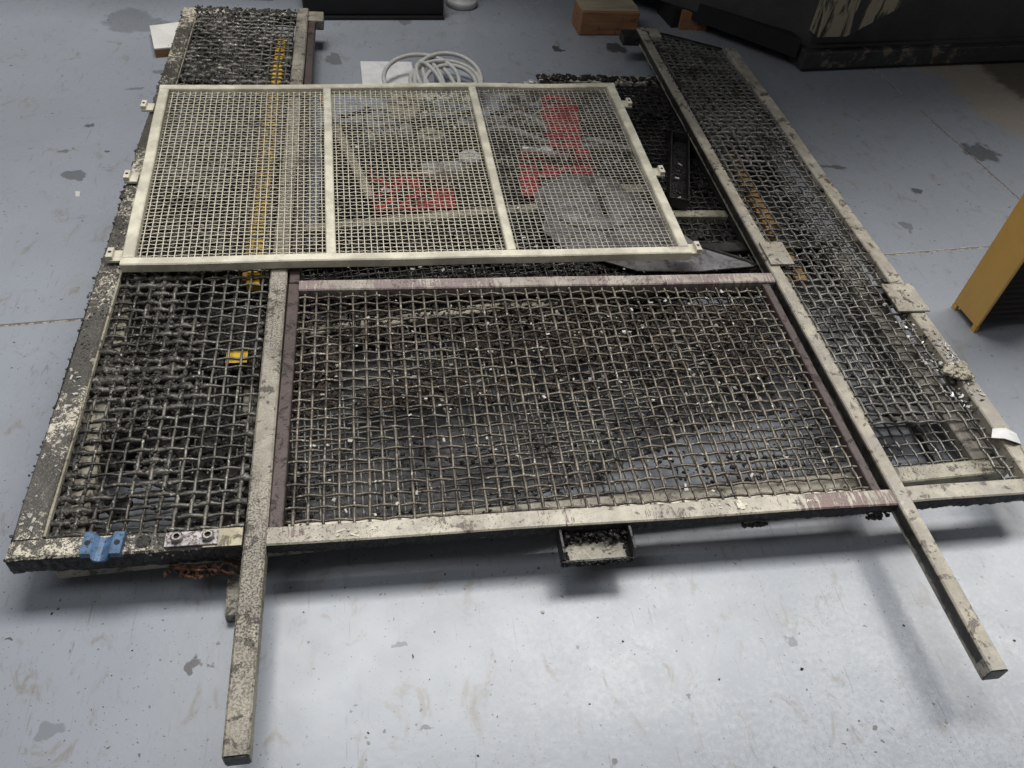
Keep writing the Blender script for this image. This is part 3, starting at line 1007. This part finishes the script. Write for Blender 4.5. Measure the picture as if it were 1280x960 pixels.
tube(bm, [(-.08, 0, .04), (-.078, 0, .04), (.05, 0, .04), (.055, 0, .04), (.08, 0, .04)], [.03, .04, .04, .034, .030], 18)
obj('motor_body', bm, M_greyhose, t)
for k in range(6):
    bm = bmesh.new()
    tube(bm, [(-.06 + k * .018, 0, .04), (-.052 + k * .018, 0, .04)], .043, 18)
    obj('cooling_fin', bm, M_dark, t)
t = thing('red_elbow', 'small dark red elbow fitting left of the red cover', 'fitting', (.545, 2.70, .122), R(10))
bm = bmesh.new()
tube(bm, [(-.03, 0, .02), (-.01, .0, .02), (.008, .008, .022), (.014, .03, .024), (.014, .05, .024)], [.016, .016, .016, .016, .020], 12)
obj('elbow', bm, M_red, t, True)

# grey sheet guard with a round end
t = thing('sheet_guard', 'oily grey sheet metal guard with a round end under the screen', 'guard', (.70, 2.08, .122))
out_ = []
for i in range(15):
    a_ = R(10 + i * 14)
    out_.append((.175 * math.cos(a_) - .02, .16 * math.sin(a_) + .04))
pts = out_ + [(-.20, -.10), (-.14, -.20), (.05, -.30), (.235, -.305), (.42, -.285), (.40, -.262), (.275, -.19), (.20, -.06)]
bm = bmesh.new()
prism(bm, pts, .030, .034)
obj('sheet', bm, M_sheet, t)
bm = bmesh.new()
tube(bm, [(x, y, .034) for x, y in [(.275, -.19), (.40, -.262), (.42, -.285)]], .006, 6)
obj('rolled_edge', bm, M_dark, t)
bm = bmesh.new()
tube(bm, [(x, y, .034) for x, y in out_], .004, 6)
obj('rolled_edge', bm, M_sheet, t)
bm = bmesh.new()
dome = [(.150, .0342), (.146, .040), (.125, .050), (.09, .058), (.05, .062), (.01, .0635)]
lathe(bm, dome, 36, (-.02, .04, 0))
for v in bm.verts:
    v.co.z += .004 * noise.noise(v.co * 22) + .002 * noise.noise(v.co * 70)
obj('dome', bm, M_sheet, t, True)
obj('slot', bx(-.005, .012, -.06, .06, .062, .068), M_hole, t)
obj('slot', bx(-.02, .012, .06, .075, .058, .066), M_hole, t)
for x, y in ((-.1, -.1), (.12, -.2)):
    bm = bmesh.new()
    lathe(bm, [(.012, 0), (.012, .029)], 10, (x, y, 0))
    obj('stud', bm, M_bolt, t)

# black channel bracket leaning on the dark panel
t = thing('black_channel', 'black oily steel channel lying on the dark mesh panel', 'channel', (1.035, 2.33, .124), R(-16.5))
obj('web', bx(-.033, .033, -.20, .22, 0, .005), M_dark, t)
obj('flange', bx(-.033, -.028, -.20, .22, .0052, .04, .001), M_dark, t)
obj('flange', bx(.028, .033, -.20, .22, .0052, .04, .001), M_dark, t)
obj('end_plate', bx(-.033, .033, -.206, -.2005, -.0, .04, .001), M_dark, t)
obj('end_plate', bx(-.05, .05, .2205, .2265, 0, .044, .001), M_dark, t)
h = Heap()
for i in range(60):
    h.lump((rng.uniform(-.026, .026), rng.uniform(-.19, .21), .006), rng.uniform(.003, .008), .6)
h.build('grime', M_grime, t)
h = Heap()
for (x, y) in ((-.004, -.04), (.006, .05), (.002, -.16)):
    h.chip((x, y, .014), .008, .003, .0008)
h.build('chips', M_chip, t, False)

# yellow strips
t = thing('yellow_bar', 'bright yellow bar lying lengthwise under the left mesh panel', 'bar', (-.318, 2.44, .1515), R(.2))
obj('bar_body', bx(-.018, .016, -.72, .76, 0, .023, .003), M_yellow, t)
obj('side_strip', bx(-.034, -.0185, -.70, .60, 0, .010, .001), M_ochre, t)
t = thing('yellow_bar', 'ochre ribbed strip lying under the right mesh panel beside the beam', 'strip', (1.237, 2.06, .1515), R(-.8))
obj('bar_body', bx(-.02, .02, -.35, .36, 0, .012, .002), M_ochre, t)
for k in range(24):
    obj('rib', bx(-.019, -.002, -.345 + k * .03, -.330 + k * .03, .0122, .016, .002), M_ochre, t)
o = tag(obj('yellow_plate', bx(-.028, .022, -.02, .02, 0, .003, .0008), M_yellow), 'small yellow plate under the left mesh beside the left beam', 'plate')
o.location = (-.335, 1.475, .1505)

# ================================================================== LEFT MESH PANEL
t = thing('left_mesh_panel', 'left mesh panel caked in black grime with flaking cream frame', 'mesh panel', (-.48, .907, .152))
LX, LY = -.48, .907


def lp(x, y, z):
    return (x - LX, y - LY, z - .152)


obj('side_rail', bar(lp(-.668, .9515, .2), lp(-.672, 3.37, .2), .052, .047, .004, 40, .006), M_grimy, t)
obj('front_rail', bar(lp(-.694, .929, .2), lp(-.272, .929, .2), .044, .047, .004, 12, .003), M_grimy, t)
obj('front_rail_patch', bx(-.346 - LX, -.273 - LX, .908 - LY, .949 - LY, .0482, .0492, .0003), worn('clean_cream_patch', (.60, .54, .36), (.07, .055, .04), .3, .35), t, label='clean cream patch of the front rail')
obj('back_rail', bar(lp(-.64, 3.36, .196), lp(-.272, 3.36, .196), .04, .043, .004, 12, .008), M_grimy, t)
obj('mesh_clamp_strip', bar(lp(-.641, .96, .194), lp(-.645, 3.33, .194), .006, .012, .001), M_lowcream, t)


def lgr(x, y):
    Xw, Yw = x + LX, y + LY
    g = .0068 * (clump(Xw, Yw, 7, 1) + .30)
    g += .004 * max(0, (-.40 - Xw) / .3) * (.4 + clump(Xw, Yw, 5, 9))
    if Yw > 2.8:
        g += .0035
    elif 1.2 < Yw < 1.75:
        g += .0012
    # worn clean track beside the beam
    g -= .0035 * max(0, 1 - abs(Xw + .36) / .10)
    g -= .006 * max(0, 1 - abs(Xw + .318) / .035)
    return max(0, min(g, .0085))


wire_mesh(t, -.640 - LX, -.275 - LX, .950 - LY, 3.34 - LY, .030, .0300, .0033, M_wire_left, n=6, seg=4, sag=.010, wob=.0008, grime=lgr, seed=1, gv=.55, gh=1.5)
h = Heap()
for i in range(26000):
    x, y = rng.uniform(-.64, -.28), rng.uniform(.95, 3.34)
    g = lgr(x - LX, y - LY)
    if g < .0008 + rng.random() * .004:
        continue
    if rng.random() < .5:
        x = -.64 + (round((x + .64) / .0304 - .5) + .5) * .0304 + rng.gauss(0, .0035)
    else:
        y = .95 + (round((y - .95) / .0299 - .5) + .5) * .0299 + rng.gauss(0, .0035)
    if rng.random() < .55:
        h.chip(lp(x, y, .182 + rng.uniform(-.004, .006)), rng.uniform(.002, .006), rng.uniform(.0008, .0022), .0008)
    else:
        h.lump(lp(x, y, .181 + rng.uniform(-.004, .005)), rng.uniform(.0015, .0042), .8)
for i in range(900):   # crust on the outer edge
    y = rng.uniform(.91, 3.36)
    h.lump(lp(-.694 + rng.gauss(0, .003), y, .180 + rng.uniform(-.02, .018)), rng.uniform(.0015, .0048) * (1.7 if 2.0 < y < 2.75 else 1), .8)
for i in range(500):
    h.lump(lp(rng.uniform(-.66, -.27), 3.36 + rng.gauss(0, .015), .196 + rng.uniform(-.01, .005)), rng.uniform(.003, .007), .8)
for i in range(420):
    h.lump(lp(rng.uniform(-.54, -.35), .93 + rng.gauss(0, .013), .199), rng.uniform(.0012, .0035), .6)
for i in range(500):
    h.lump(lp(-.668 + rng.gauss(0, .014), .95 + 2.4 * rng.random(), .199), rng.uniform(.001, .003), .6)
h.build('grime', M_fuzz, t, False)
crust(t, lp(-.693, .907, .198), lp(-.273, .907, .198), .044, M_grime, .004, .005, seed=1)
crust(t, lp(-.694, 3.36, .196), lp(-.6935, .92, .196), .04, M_grime, .004, .005, step=.006, seed=2)
h = Heap()   # dirt films that close single cells of the weave
for i in range(12):
    for j in range(79):
        x, y = -.64 + (i + 1) * .0304, .95 + (j + 1) * .0299
        if j > 62 and x < -.37 and clump(x, y, 8, 6) > -.12 or lgr(x - LX, y - LY) > .0065:
            z = .180
            h.poly([lp(x - .0152 + rng.uniform(-.003, .003), y - .015 + rng.uniform(-.003, .003), z), lp(x + .0152 - rng.uniform(0, .006), y - .015 + rng.uniform(-.003, .003), z),
                    lp(x + .015 - rng.uniform(0, .006), y + .015 - rng.uniform(0, .006), z - .002), lp(x - .015 + rng.uniform(0, .006), y + .015, z)])
h.build('dirt_film', M_fuzz, t, False)

bp_ = obj('bolt_plate', bx(-.415 - LX, -.318 - LX, .912 - LY, .944 - LY, .0482, .0535, .001), M_bare, t)
for x in (-.392, -.335):
    bm = bmesh.new()
    n = 16
    lathe(bm, [(.011, .0536), (.0115, .062), (.009, .064), (.0058, .064), (.0055, .058)], n, lp(x, .928, .152))
    o = obj('bolt', bm, M_bolt, t)
    bm = bmesh.new()
    lathe(bm, [(.0055, .0576), (.0055, .0586)], 10, lp(x, .928, .152))
    obj('socket', bm, M_hole, o)
bm = bmesh.new()
lathe(bm, [(.014, .048), (.014, .050), (.008, .051)], 14, lp(-.455, .93, .152))
obj('washer', bm, M_grime, t)
bm = bmesh.new()
for i in range(9):
    x, y, z = rng.uniform(-.42, -.33), .902, .150
    pts, rad = [], []
    for k in range(9):
        pts.append(lp(x, y, z))
        x += rng.uniform(-.006, .016)
        y += rng.uniform(-.006, .003)
        z = min(.151, z + rng.uniform(-.007, .004))
        rad.append(rng.uniform(.0018, .0045))
    tube(bm, pts, rad, 6)
obj('rusty_twist', bm, M_rust, t, True)
h = Heap()
for i in range(26):
    h.lump(lp(rng.uniform(-.425, -.33), .899 - rng.random() * .012, .146 - abs(rng.gauss(0, .008))), rng.uniform(.003, .007), .7)
h.build('rusty_clip', M_rust, t)
h = Heap()
for i in range(40):
    h.chip(lp(-.669 + rng.uniform(-.02, .02), rng.uniform(.95, 1.4), .2025), rng.uniform(.002, .006), rng.uniform(.001, .004), .0006)
h.build('paint_flakes', M_chip, t, False)

# blue saddle clamp resting on the front rail
t = thing('saddle_clamp', 'blue two hole saddle clamp on the front left rail', 'clamp', (-.524, .926, .2012), R(-3))
bm = bmesh.new()
prof = [(-.036, .010), (-.017, .010)] + [(-.017 + .034 * i / 8, .010 - .011 * math.sin(math.pi * i / 8)) for i in range(1, 8)] + [(.017, .010), (.036, .010)]
for y0_, y1_, sel in ((-.026, .022, None),):
    top0 = [bm.verts.new((x, (-.036 if abs(x) < .016 else y0_), z + .004)) for x, z in prof]
    top1 = [bm.verts.new((x, (.016 if abs(x) < .016 else y1_), z + .004)) for x, z in prof]
    bot0 = [bm.verts.new((x, (-.036 if abs(x) < .016 else y0_), max(z - .003, 0) if abs(x) < .016 else .0)) for x, z in prof]
    bot1 = [bm.verts.new((x, (.016 if abs(x) < .016 else y1_), max(z - .003, 0) if abs(x) < .016 else .0)) for x, z in prof]
    n = len(prof)
    for i in range(n - 1):
        bm.faces.new((top0[i], top0[i + 1], top1[i + 1], top1[i]))
        bm.faces.new((bot0[i], bot1[i], bot1[i + 1], bot0[i + 1]))
        bm.faces.new((top0[i], bot0[i], bot0[i + 1], top0[i + 1]))
        bm.faces.new((top1[i], top1[i + 1], bot1[i + 1], bot1[i]))
    bm.faces.new((top0[0], top1[0], bot1[0], bot0[0]))
    bm.faces.new((top0[-1], bot0[-1], bot1[-1], top1[-1]))
bmesh.ops.recalc_face_normals(bm, faces=bm.faces[:])
obj('saddle', bm, M_blue, t)
for x in (-.0265, .0265):
    bm = bmesh.new()
    lathe(bm, [(.0055, .0125), (.0055, .0147)], 14, (x, -.002, 0))
    obj('hole', bm, M_hole, t)

# ================================================================== RIGHT MESH PANEL
RX, RY = 1.33, .912
t = thing('right_mesh_panel', 'right mesh panel with bent far end and cut out front corner', 'mesh panel', (RX, RY, .152))


def rp(x, y, z):
    return (x - RX, y - RY, z - .152)


obj('front_rail', bar(rp(1.158, .931, .199), rp(1.525, .936, .199), .042, .034, .003, 10, .002), M_beamR, t)
obj('side_rail', bar(rp(1.497, .957, .1985), rp(1.487, 3.17, .1985), .046, .046, .003, 40, .004), M_beamR, t)
obj('back_rail', bar(rp(1.200, 3.335, .185), rp(1.47, 3.21, .175), .03, .03, .003, 10, .006), M_dark, t)
obj('inner_rail', bar(rp(1.176, 1.16, .180), rp(1.176, 3.30, .180), .026, .022, .002, 20, .002), M_lowcream, t)


def rkeep(x, y):
    Xw, Yw = x + RX, y + RY
    if Yw < 1.145 + .02 * (Xw - 1.2) and Xw < 1.415:
        return False
    return Yw < 3.335 - .43 * (Xw - 1.2) - .005


def rgr(x, y):
    Xw, Yw = x + RX, y + RY
    g = .003 * (clump(Xw, Yw, 6, 5) - .02)
    if Yw > 2.3:
        g += .0028
    return max(0, min(g, .006))


def rzf(x, y):
    Yw = y + RY
    return -.018 * max(0, (Yw - 2.9) / .4) * max(0, (x + RX - 1.2) / .3) + .012 * math.exp(-((Yw - 2.5) / .3) ** 2)


wire_mesh(t, 1.165 - RX, 1.475 - RX, .955 - RY, 3.33 - RY, .030, .0300, .0031, M_wire_right, n=6, seg=4, sag=.010, wob=.0008, grime=rgr, keep=rkeep, zf=rzf, seed=4)
h = Heap()
for i in range(4500):
    x, y = rng.uniform(1.165, 1.475), rng.uniform(1.2, 3.3)
    if rgr(x - RX, y - RY) < rng.random() * .006 or not rkeep(x - RX, y - RY):
        continue
    h.lump(rp(x, y, .180 + rzf(x - RX, y - RY) + rng.uniform(-.004, .004)), rng.uniform(.0015, .005), .6)
for i in range(60):
    h.lump(rp(1.475 + rng.gauss(0, .01), rng.uniform(1.2, 2.9), .19), rng.uniform(.003, .008), .6)
h.build('grime', M_grime, t)
crust(t, rp(1.16, .910, .194), rp(1.524, .915, .194), .028, M_grime, .003, .005, seed=5)
h = Heap()
for i in range(9):
    for j in range(78):
        x, y = 1.165 + (i + 1) * .031, .955 + (j + 1) * .0304
        if not rkeep(x - RX, y - RY):
            continue
        if (j > 44 and clump(x, y, 5, 6) > -.08 + (0 if j > 58 else .16)) or clump(x, y, 9, 12) > .42:
            z = .178 + rzf(x - RX, y - RY)
            h.poly([rp(x - .0152 + rng.uniform(-.003, .004), y - .015 + rng.uniform(-.003, .003), z), rp(x + .0152 - rng.uniform(0, .008), y - .015, z),
                    rp(x + .015 - rng.uniform(0, .006), y + .015 - rng.uniform(0, .008), z - .002), rp(x - .015 + rng.uniform(0, .006), y + .015, z)])
h.build('dirt_film', worn('grey_dust_film', (.075, .07, .067), (.02, .019, .018), .5, .5, scale=1.5), t, False)
tp = obj('tab_plate', bx(1.432 - RX, 1.528 - RX, 1.528 - RY, 1.645 - RY, .047, .053, .0012), M_beamR, t)
for x, y in ((1.492, 1.615), (1.492, 1.593), (1.482, 1.565)):
    bm = bmesh.new()
    lathe(bm, [(.003, .0525), (.003, .0535)], 8, rp(x, y, .152))
    obj('pin_hole', bm, M_hole, tp)
h = Heap()
for i in range(90):
    y = rng.gauss(1.33, .06)
    h.chip(rp(1.494 + rng.uniform(-.018, .018), y, .2005 + rng.random() * .002), rng.uniform(.002, .008), rng.uniform(.001, .004), .0007)
for i in range(60):
    h.chip(rp(1.445 + rng.uniform(-.03, .025), rng.uniform(1.18, 1.6), .187), rng.uniform(.002, .006), rng.uniform(.001, .004), .0007)
h.build('metal_chips', M_silver, t, False)
h = Heap()
for i in range(420):
    x, y = rng.gauss(1.40, .05), rng.gauss(1.98, .13)
    if x > 1.47 or x < 1.18:
        continue
    h.lump(rp(x, y, .172 - rng.random() * .012), rng.uniform(.003, .008), .5)
for i in range(140):
    h.lump(rp(rng.uniform(1.19, 1.46), rng.gauss(2.47, .05), .173 - rng.random() * .008), rng.uniform(.003, .007), .5)
h.build('pale_dust', worn('pale_grey_dust', (.34, .33, .315), (.10, .095, .09), .35, .4, scale=1.5), t)

h = Heap()
for i in range(24):
    h.lump((rng.gauss(0, .016), rng.gauss(0, .012), .006 + rng.random() * .010), rng.uniform(.006, .012), .7, True)
o = tag(h.build('resin_lump', plain('yellowed_resin', (.46, .42, .32), .3, .6, 0, 40, .5, ((.12, .10, .08), .56)), None, True, False), 'crumbly yellowish lump on the right panel edge', 'lump')
o.location = (1.478, 1.285, .1985)
bm = bmesh.new()
P_ = [(-.034, -.012, 0), (-.028, .016, .004), (.0, .020, .012), (.026, .012, .008), (.036, -.012, .0), (.018, -.020, .010), (-.01, -.018, .012), (0, 0, .016)]
vs = [bm.verts.new(p) for p in P_]
for i in range(7):
    bm.faces.new((vs[i], vs[(i + 1) % 7], vs[7]))
bmesh.ops.recalc_face_normals(bm, faces=bm.faces[:])
bmesh.ops.solidify(bm, geom=bm.faces[:], thickness=.0015)
o = tag(obj('plastic_scrap', bm, M_white), 'crumpled white plastic scrap on the front right panel edge', 'scrap')
o.location = (1.487, 1.075, .2)
o.rotation_euler = (0, 0, R(-20))

# ================================================================== CENTRE FRAME WITH TWO LONG LEGS
t = thing('long_leg_frame', 'centre mesh frame with two long cream legs reaching towards the viewer', 'mesh frame', (.45, .906, .152))
CX, CY = .45, .906


def cp(x, y, z):
    return (x - CX, y - CY, z - .152)


obj('leg_beam', bar(cp(-.249, .512, .202), cp(-.245, 3.40, .202), .043, .042, .004, 40, .002), M_beam, t, label='left speckled cream leg beam')
obj('leg_beam', bar(cp(1.139, .523, .202), cp(1.140, 3.335, .202), .036, .042, .003, 40, .002), M_beamR, t, label='right scuffed cream leg beam')
for x in (-.249, 1.139):
    obj('end_cap', bx(x - CX - .018, x - CX + .018, (.5095 if x < 0 else .5205) - CY, (.5115 if x < 0 else .5225) - CY, .012, .047), M_dark, t)
obj('stile', bar(cp(-.2125, .947, .193), cp(-.2085, 1.70, .193), .028, .03, .002, 10), M_maroon, t)
obj('stile', bar(cp(1.092, .949, .193), cp(1.092, 1.667, .193), .022, .03, .002, 10), M_maroon, t)
obj('stile', bar(cp(-.2085, 1.705, .193), cp(-.2085, 3.30, .193), .026, .03, .002, 10), M_maroon, t)
obj('front_rail', bar(cp(-.2265, .926, .2), cp(1.1195, .926, .2), .042, .030, .003, 24, .002), M_rail, t)
obj('back_rail', bar(cp(-.195, 1.686, .2), cp(1.1195, 1.690, .2), .040, .036, .003, 24, .002), M_backrail, t)
obj('ledge', bx(-.19 - CX, 1.08 - CX, .9475 - CY, .968 - CY, .016, .021), M_screen, t)
wire_mesh(t, -.195 - CX, 1.081 - CX, .948 - CY, 1.666 - CY, .033, .0302, .0032, M_wire_mid, n=6, seg=4, sag=.012, wob=.0008,
          grime=lambda x, y: max(0, .0022 * (clump(x, y, 12, 3) - .1)), seed=3)
h = Heap()
for i in range(40):
    h.lump(cp(1.085 + rng.gauss(0, .010), .904, .162 + rng.uniform(-.012, .012)), rng.uniform(.003, .0065), .9)
for i in range(34):
    h.lump(cp(.80 + rng.gauss(0, .018), .902, .166 - abs(rng.gauss(0, .007))), rng.uniform(.002, .0055), .9)
for i in range(240):
    x, y = rng.uniform(-.19, 1.08), rng.uniform(.95, 1.66)
    h.lump(cp(x, y, .185), rng.uniform(.002, .0045), .7)
for i in range(0):
    h.lump(cp(1.1195 + rng.gauss(0, .002), rng.uniform(.92, 3.3), .18 + rng.uniform(-.012, .012)), rng.uniform(.002, .005), .9)
for i in range(120):
    y = rng.uniform(2.2, 3.3)
    h.lump(cp(1.157 + rng.gauss(0, .004), y, .2), rng.uniform(.002, .005), .9)
h.build('grime', M_grime, t)
h = Heap()
for i in range(90):
    x, y = rng.uniform(-.19, 1.08), rng.uniform(.95, 1.66)
    s = rng.uniform(.0015, .0042)
    h.chip(cp(x, y, .191), s * 1.4, s * .8, s * .25)
h.build('pale_chips', M_chip, t, False)
crust(t, cp(-.2265, .9045, .197), cp(1.1195, .9045, .197), .027, M_grime, .0035, .006, seed=7)
crust(t, cp(1.1202, 3.33, .196), cp(1.1202, .55, .197), .024, worn('oil_and_shade_skin', (.05, .045, .036), (.016, .014, .012), .5, .4), .0016, .005, step=.008, rows=4, seed=9)  # dirt on the beam's side, with its shade painted into the colour
h = Heap()   # bare scuffs where paint flaked off the rail
for (x, y, a, b) in ((-.06, .922, .022, .008), (.76, .93, .03, .008), (.70, .934, .014, .006), (-.02, .93, .01, .005), (.93, .93, .012, .004)):
    for _ in range(7):
        h.chip(cp(x + rng.gauss(0, a * .6), y + rng.gauss(0, b * .6), .2004), a * rng.uniform(.15, .5), b * rng.uniform(.15, .5), .0004)
h.build('bare_scuffs', M_screen, t, False)
# channel bracket on the front rail
br = obj('channel_bracket', bx(.360 - CX, .502 - CX, .846 - CY, .9042 - CY, .000, .006, .001), M_beam, t)
for x0 in (.354, .5022):
    obj('bracket_side', bx(x0 - CX, x0 + .0056 - CX, .846 - CY, .9042 - CY, -.002, .040, .001), M_dark, br)
obj('bracket_front_lip', bx(.354 - CX, .5078 - CX, .8405 - CY, .8458 - CY, -.006, .010, .001), M_dark, br)
h = Heap()
for i in range(220):
    h.lump(cp(rng.uniform(.362, .500), .903 - abs(rng.gauss(0, .010)), .158 + rng.uniform(.0, .022)), rng.uniform(.0015, .005), .8)
for i in range(90):
    h.lump(cp(rng.choice((.362, .500)) + rng.gauss(0, .004), rng.uniform(.85, .90), .160), rng.uniform(.0015, .004), .8)
for i in range(110):
    h.lump(cp(rng.uniform(.353, .508), .8395 + rng.gauss(0, .001), .154 + rng.uniform(-.008, .006)), rng.uniform(.0012, .0034), .8)
h.build('bracket_grime', M_grime, br)
tp = obj('tab_plate', bx(1.128 - CX, 1.20 - CX, 1.735 - CY, 1.84 - CY, .0515, .0585, .0012), M_beamR, t)
# stub ends at the far end of both legs
obj('end_stub', bx(-.2235 - CX, -.165 - CX, 3.30 - CY, 3.385 - CY, .006, .046, .004), M_lowcream, t)
obj('end_stub', bx(1.05 - CX, 1.1205 - CX, 3.25 - CY, 3.32 - CY, .006, .046, .004), M_dark, t)
obj('end_pad', bx(1.1585 - CX, 1.215 - CX, 3.255 - CY, 3.335 - CY, .02, .05, .006), M_lowcream, t)

# ================================================================== CREAM SCREEN ON TOP
SX0, SY0 = .12, 1.74
ang = R(.9)
t = thing('cream_mesh_screen', 'clean cream framed fine mesh screen lying on top of the stack', 'mesh screen', (-.648, 1.738, .203), 0)
# corners measured on the top face (slightly out of square, as in life)
A_, B_, C_, D2 = (-.635, 1.738), (.890, 1.764), (.889, 2.778), (-.674, 2.680)
ox, oy, oz = -.648, 1.738, .203


def sp(x, y, z=.030):
    return Vector((x - ox, y - oy, z))


def lerp(a, b, k):
    return (a[0] + (b[0] - a[0]) * k, a[1] + (b[1] - a[1]) * k)


def at(u, v, inset=0.0):
    lo, hi = lerp(A_, B_, u), lerp(D2, C_, u)
    return lerp(lo, hi, v)


fw = .030
obj('front_rail', bar(sp(A_[0] + .001, A_[1] + .015), sp(B_[0], B_[1] + .015), fw, .028, .003, 16, .003), M_screen, t)
# the far rail is bent near its right end
bm = bar(sp(D2[0], D2[1] - .013), sp(C_[0], C_[1] - .013), fw * .9, .028, .003, 40, .0)
for v in bm.verts:
    xx = v.co.x + ox
    v.co.y += -.010 * math.exp(-((xx - .62) / .16) ** 2) + .004 * math.sin(xx * 5)
obj('back_rail', bm, M_screen, t)
obj('side_rail', bar(sp(A_[0] + .015, A_[1] + .0305, .0297), sp(D2[0] + .015, D2[1] - .0275, .0297), fw, .028, .003, 16, .002), M_screen, t)
obj('side_rail', bar(sp(B_[0] - .015, B_[1] + .0305, .0297), sp(C_[0] - .015, C_[1] - .0275, .0297), fw, .028, .003, 16, .002), M_screen, t)
us = (.3425, .662)
for u in us:
    p, q = at(u, 0), at(u, 1)
    obj('mullion', bar(sp(p[0], p[1] + .0305, .0295), sp(q[0], q[1] - .0275, .0295), .026, .022, .003, 16, .0015), M_screen, t)
# fine weave: three bays, follows the out-of-square frame
NX, NY = 88, 56
spans = [(.021, us[0] - .009), (us[0] + .009, us[1] - .009), (us[1] + .009, .980)]
r = .00165
for bi, (ua, ub) in enumerate(spans):
    bm = bmesh.new()
    n1 = int(round((ub - ua) * NX))
    va, vb = .030, .972

    def Z(u, v):
        return .016 + .006 * clump(u * 3, v * 3, 1.3, 2 + bi)

    for i in range(n1):
        u = ua + (ub - ua) * (i + .5) / n1
        pts = []
        jo = rng.uniform(-.0006, .0006)
        for j in range(2 * NY + 1):
            tt = j / 2 - .5
            v = va + (vb - va) * (tt + .5) / NY
            x, y = at(u, v)
            pts.append(sp(x + jo + .0012 * clump(x, y, 7, i), y, Z(u, v) + .0007 + r * .45 * math.cos(math.pi * (tt - i))))
        tube(bm, pts, r, 4, False)
    for j in range(NY):
        v = va + (vb - va) * (j + .5) / NY
        pts = []
        jo = rng.uniform(-.0006, .0006)
        for i in range(2 * n1 + 1):
            tt = i / 2 - .5
            u = ua + (ub - ua) * (tt + .5) / n1
            x, y = at(u, v)
            pts.append(sp(x, y + jo + .0012 * clump(x, y, 7, j + 40), Z(u, v) - .0007 - r * .9 * math.cos(math.pi * (tt - j))))
        tube(bm, pts, r, 4, False)
    obj('wire_mesh', bm, M_wire_creamG if bi == 2 else M_wire_cream, t, True, True)
# small lugs with holes along both sides
for (x, y, s) in ((-.700, 2.572, -1), (-.681, 2.164, -1), (-.660, 1.80, -1), (.912, 2.657, 1), (.913, 2.211, 1), (.913, 1.807, 1)):
    lg = obj('lug', bx(x - ox - .018, x - ox + .018, y - oy - .022, y - oy + .022, .002, .010, .0015), M_screen, t)
    obj('lug_ear', bx(x - ox - .018 + (.020 if s > 0 else 0), x - ox + .018 - (0 if s > 0 else .020), y - oy - .020, y - oy + .020, .0102, .022, .0015), M_screen, lg)
    bm = bmesh.new()
    lathe(bm, [(.0045, .0215), (.0045, .0226)], 10, (x - ox + .010 * s, y - oy, 0))
    obj('lug_hole', bm, M_hole, lg)

# ================================================================== AROUND THE BACK
t = thing('white_wedge', 'white topped wedge board on the floor left of the left panel', 'board', (-.76, 3.192, FZ), R(2))
bm = bmesh.new()
prism(bm, [(-.035, 0), (.09, .03), (.09, .26), (-.075, .20)], .0, .030)
obj('board', bm, M_wood, t)
bm = bmesh.new()
prism(bm, [(-.035, 0), (.09, .03), (.09, .26), (-.075, .20)], .0302, .036, .001)
obj('white_face', bm, M_whited, t)
t = thing('white_box', 'flat white box on the floor under the cable coil', 'box', (.076, 3.04, FZ), R(2))
obj('box_body', bx(-.10, .10, -.12, .105, 0, .034, .003), M_white, t)
obj('lid_seam', bx(-.1005, .1005, -.1205, .1055, .020, .0212), M_ltgrey, t)
t = thing('blue_grey_box', 'flat pale blue grey box on the floor right of the white box', 'box', (.332, 3.04, FZ), R(2))
obj('box_body', bx(-.075, .075, -.09, .06, 0, .034, .003), M_bluegrey, t)
obj('lid_seam', bx(-.0755, .0755, -.0905, .0605, .020, .0212), M_ltgrey, t)
t = thing('cable_coil', 'coil of light grey cable standing on the white box', 'cable coil', (.228, 2.945, FZ + .04))
def loop(cx, cy, rx, ry, z0, hgt, a0, a1, tw, rad=.0085):
    pts = []
    for i in range(49):
        a_ = R(a0 + (a1 - a0) * i / 48)
        x, y = cx + rx * math.cos(a_), cy + ry * math.sin(a_)
        x, y = x * math.cos(tw) - y * math.sin(tw), x * math.sin(tw) + y * math.cos(tw)
        pts.append((x, y, z0 + hgt * (0.5 + 0.5 * math.sin(a_))))
    return tube(bmesh.new(), pts, rad, 8)


for cx, cy, rx, ry, z0, hg, a0, a1, tw in ((-.03, -.02, .14, .13, .0, .065, -60, 240, 0.0), (.07, -.02, .125, .13, .0, .075, -60, 240, -.05),
                                            (.06, -.03, .13, .112, .004, .055, -60, 240, -.08), (.08, -.03, .095, .10, .004, .045, -55, 235, -.1),
                                            (.0, -.03, .045, .12, .0, .055, -60, 240, .15), (-.01, -.03, .04, .09, .0, .06, -60, 240, .35), (.03, -.03, .05, .12, .0, .05, -60, 240, .3)):
    obj('cable_loop', loop(cx, cy, rx, ry, z0, hg, a0, a1, tw), M_cable, t, True)
o = tag(obj('brown_stick', bar((0, 0, .021), (.05, -.26, .021), .022, .02), M_wood, None), 'brown stick leaning beside the far left beam', 'stick')
o.location = (-.185, 2.97, FZ)
o['label'] = 'short brown stick beside the left beam behind the screen'

# set the whole scene down so that the floor lies at z = 0
for o in list(SC.objects):
    if o.parent is None:
        o.location.z -= FZ
ICO.free()
ICO2.free()
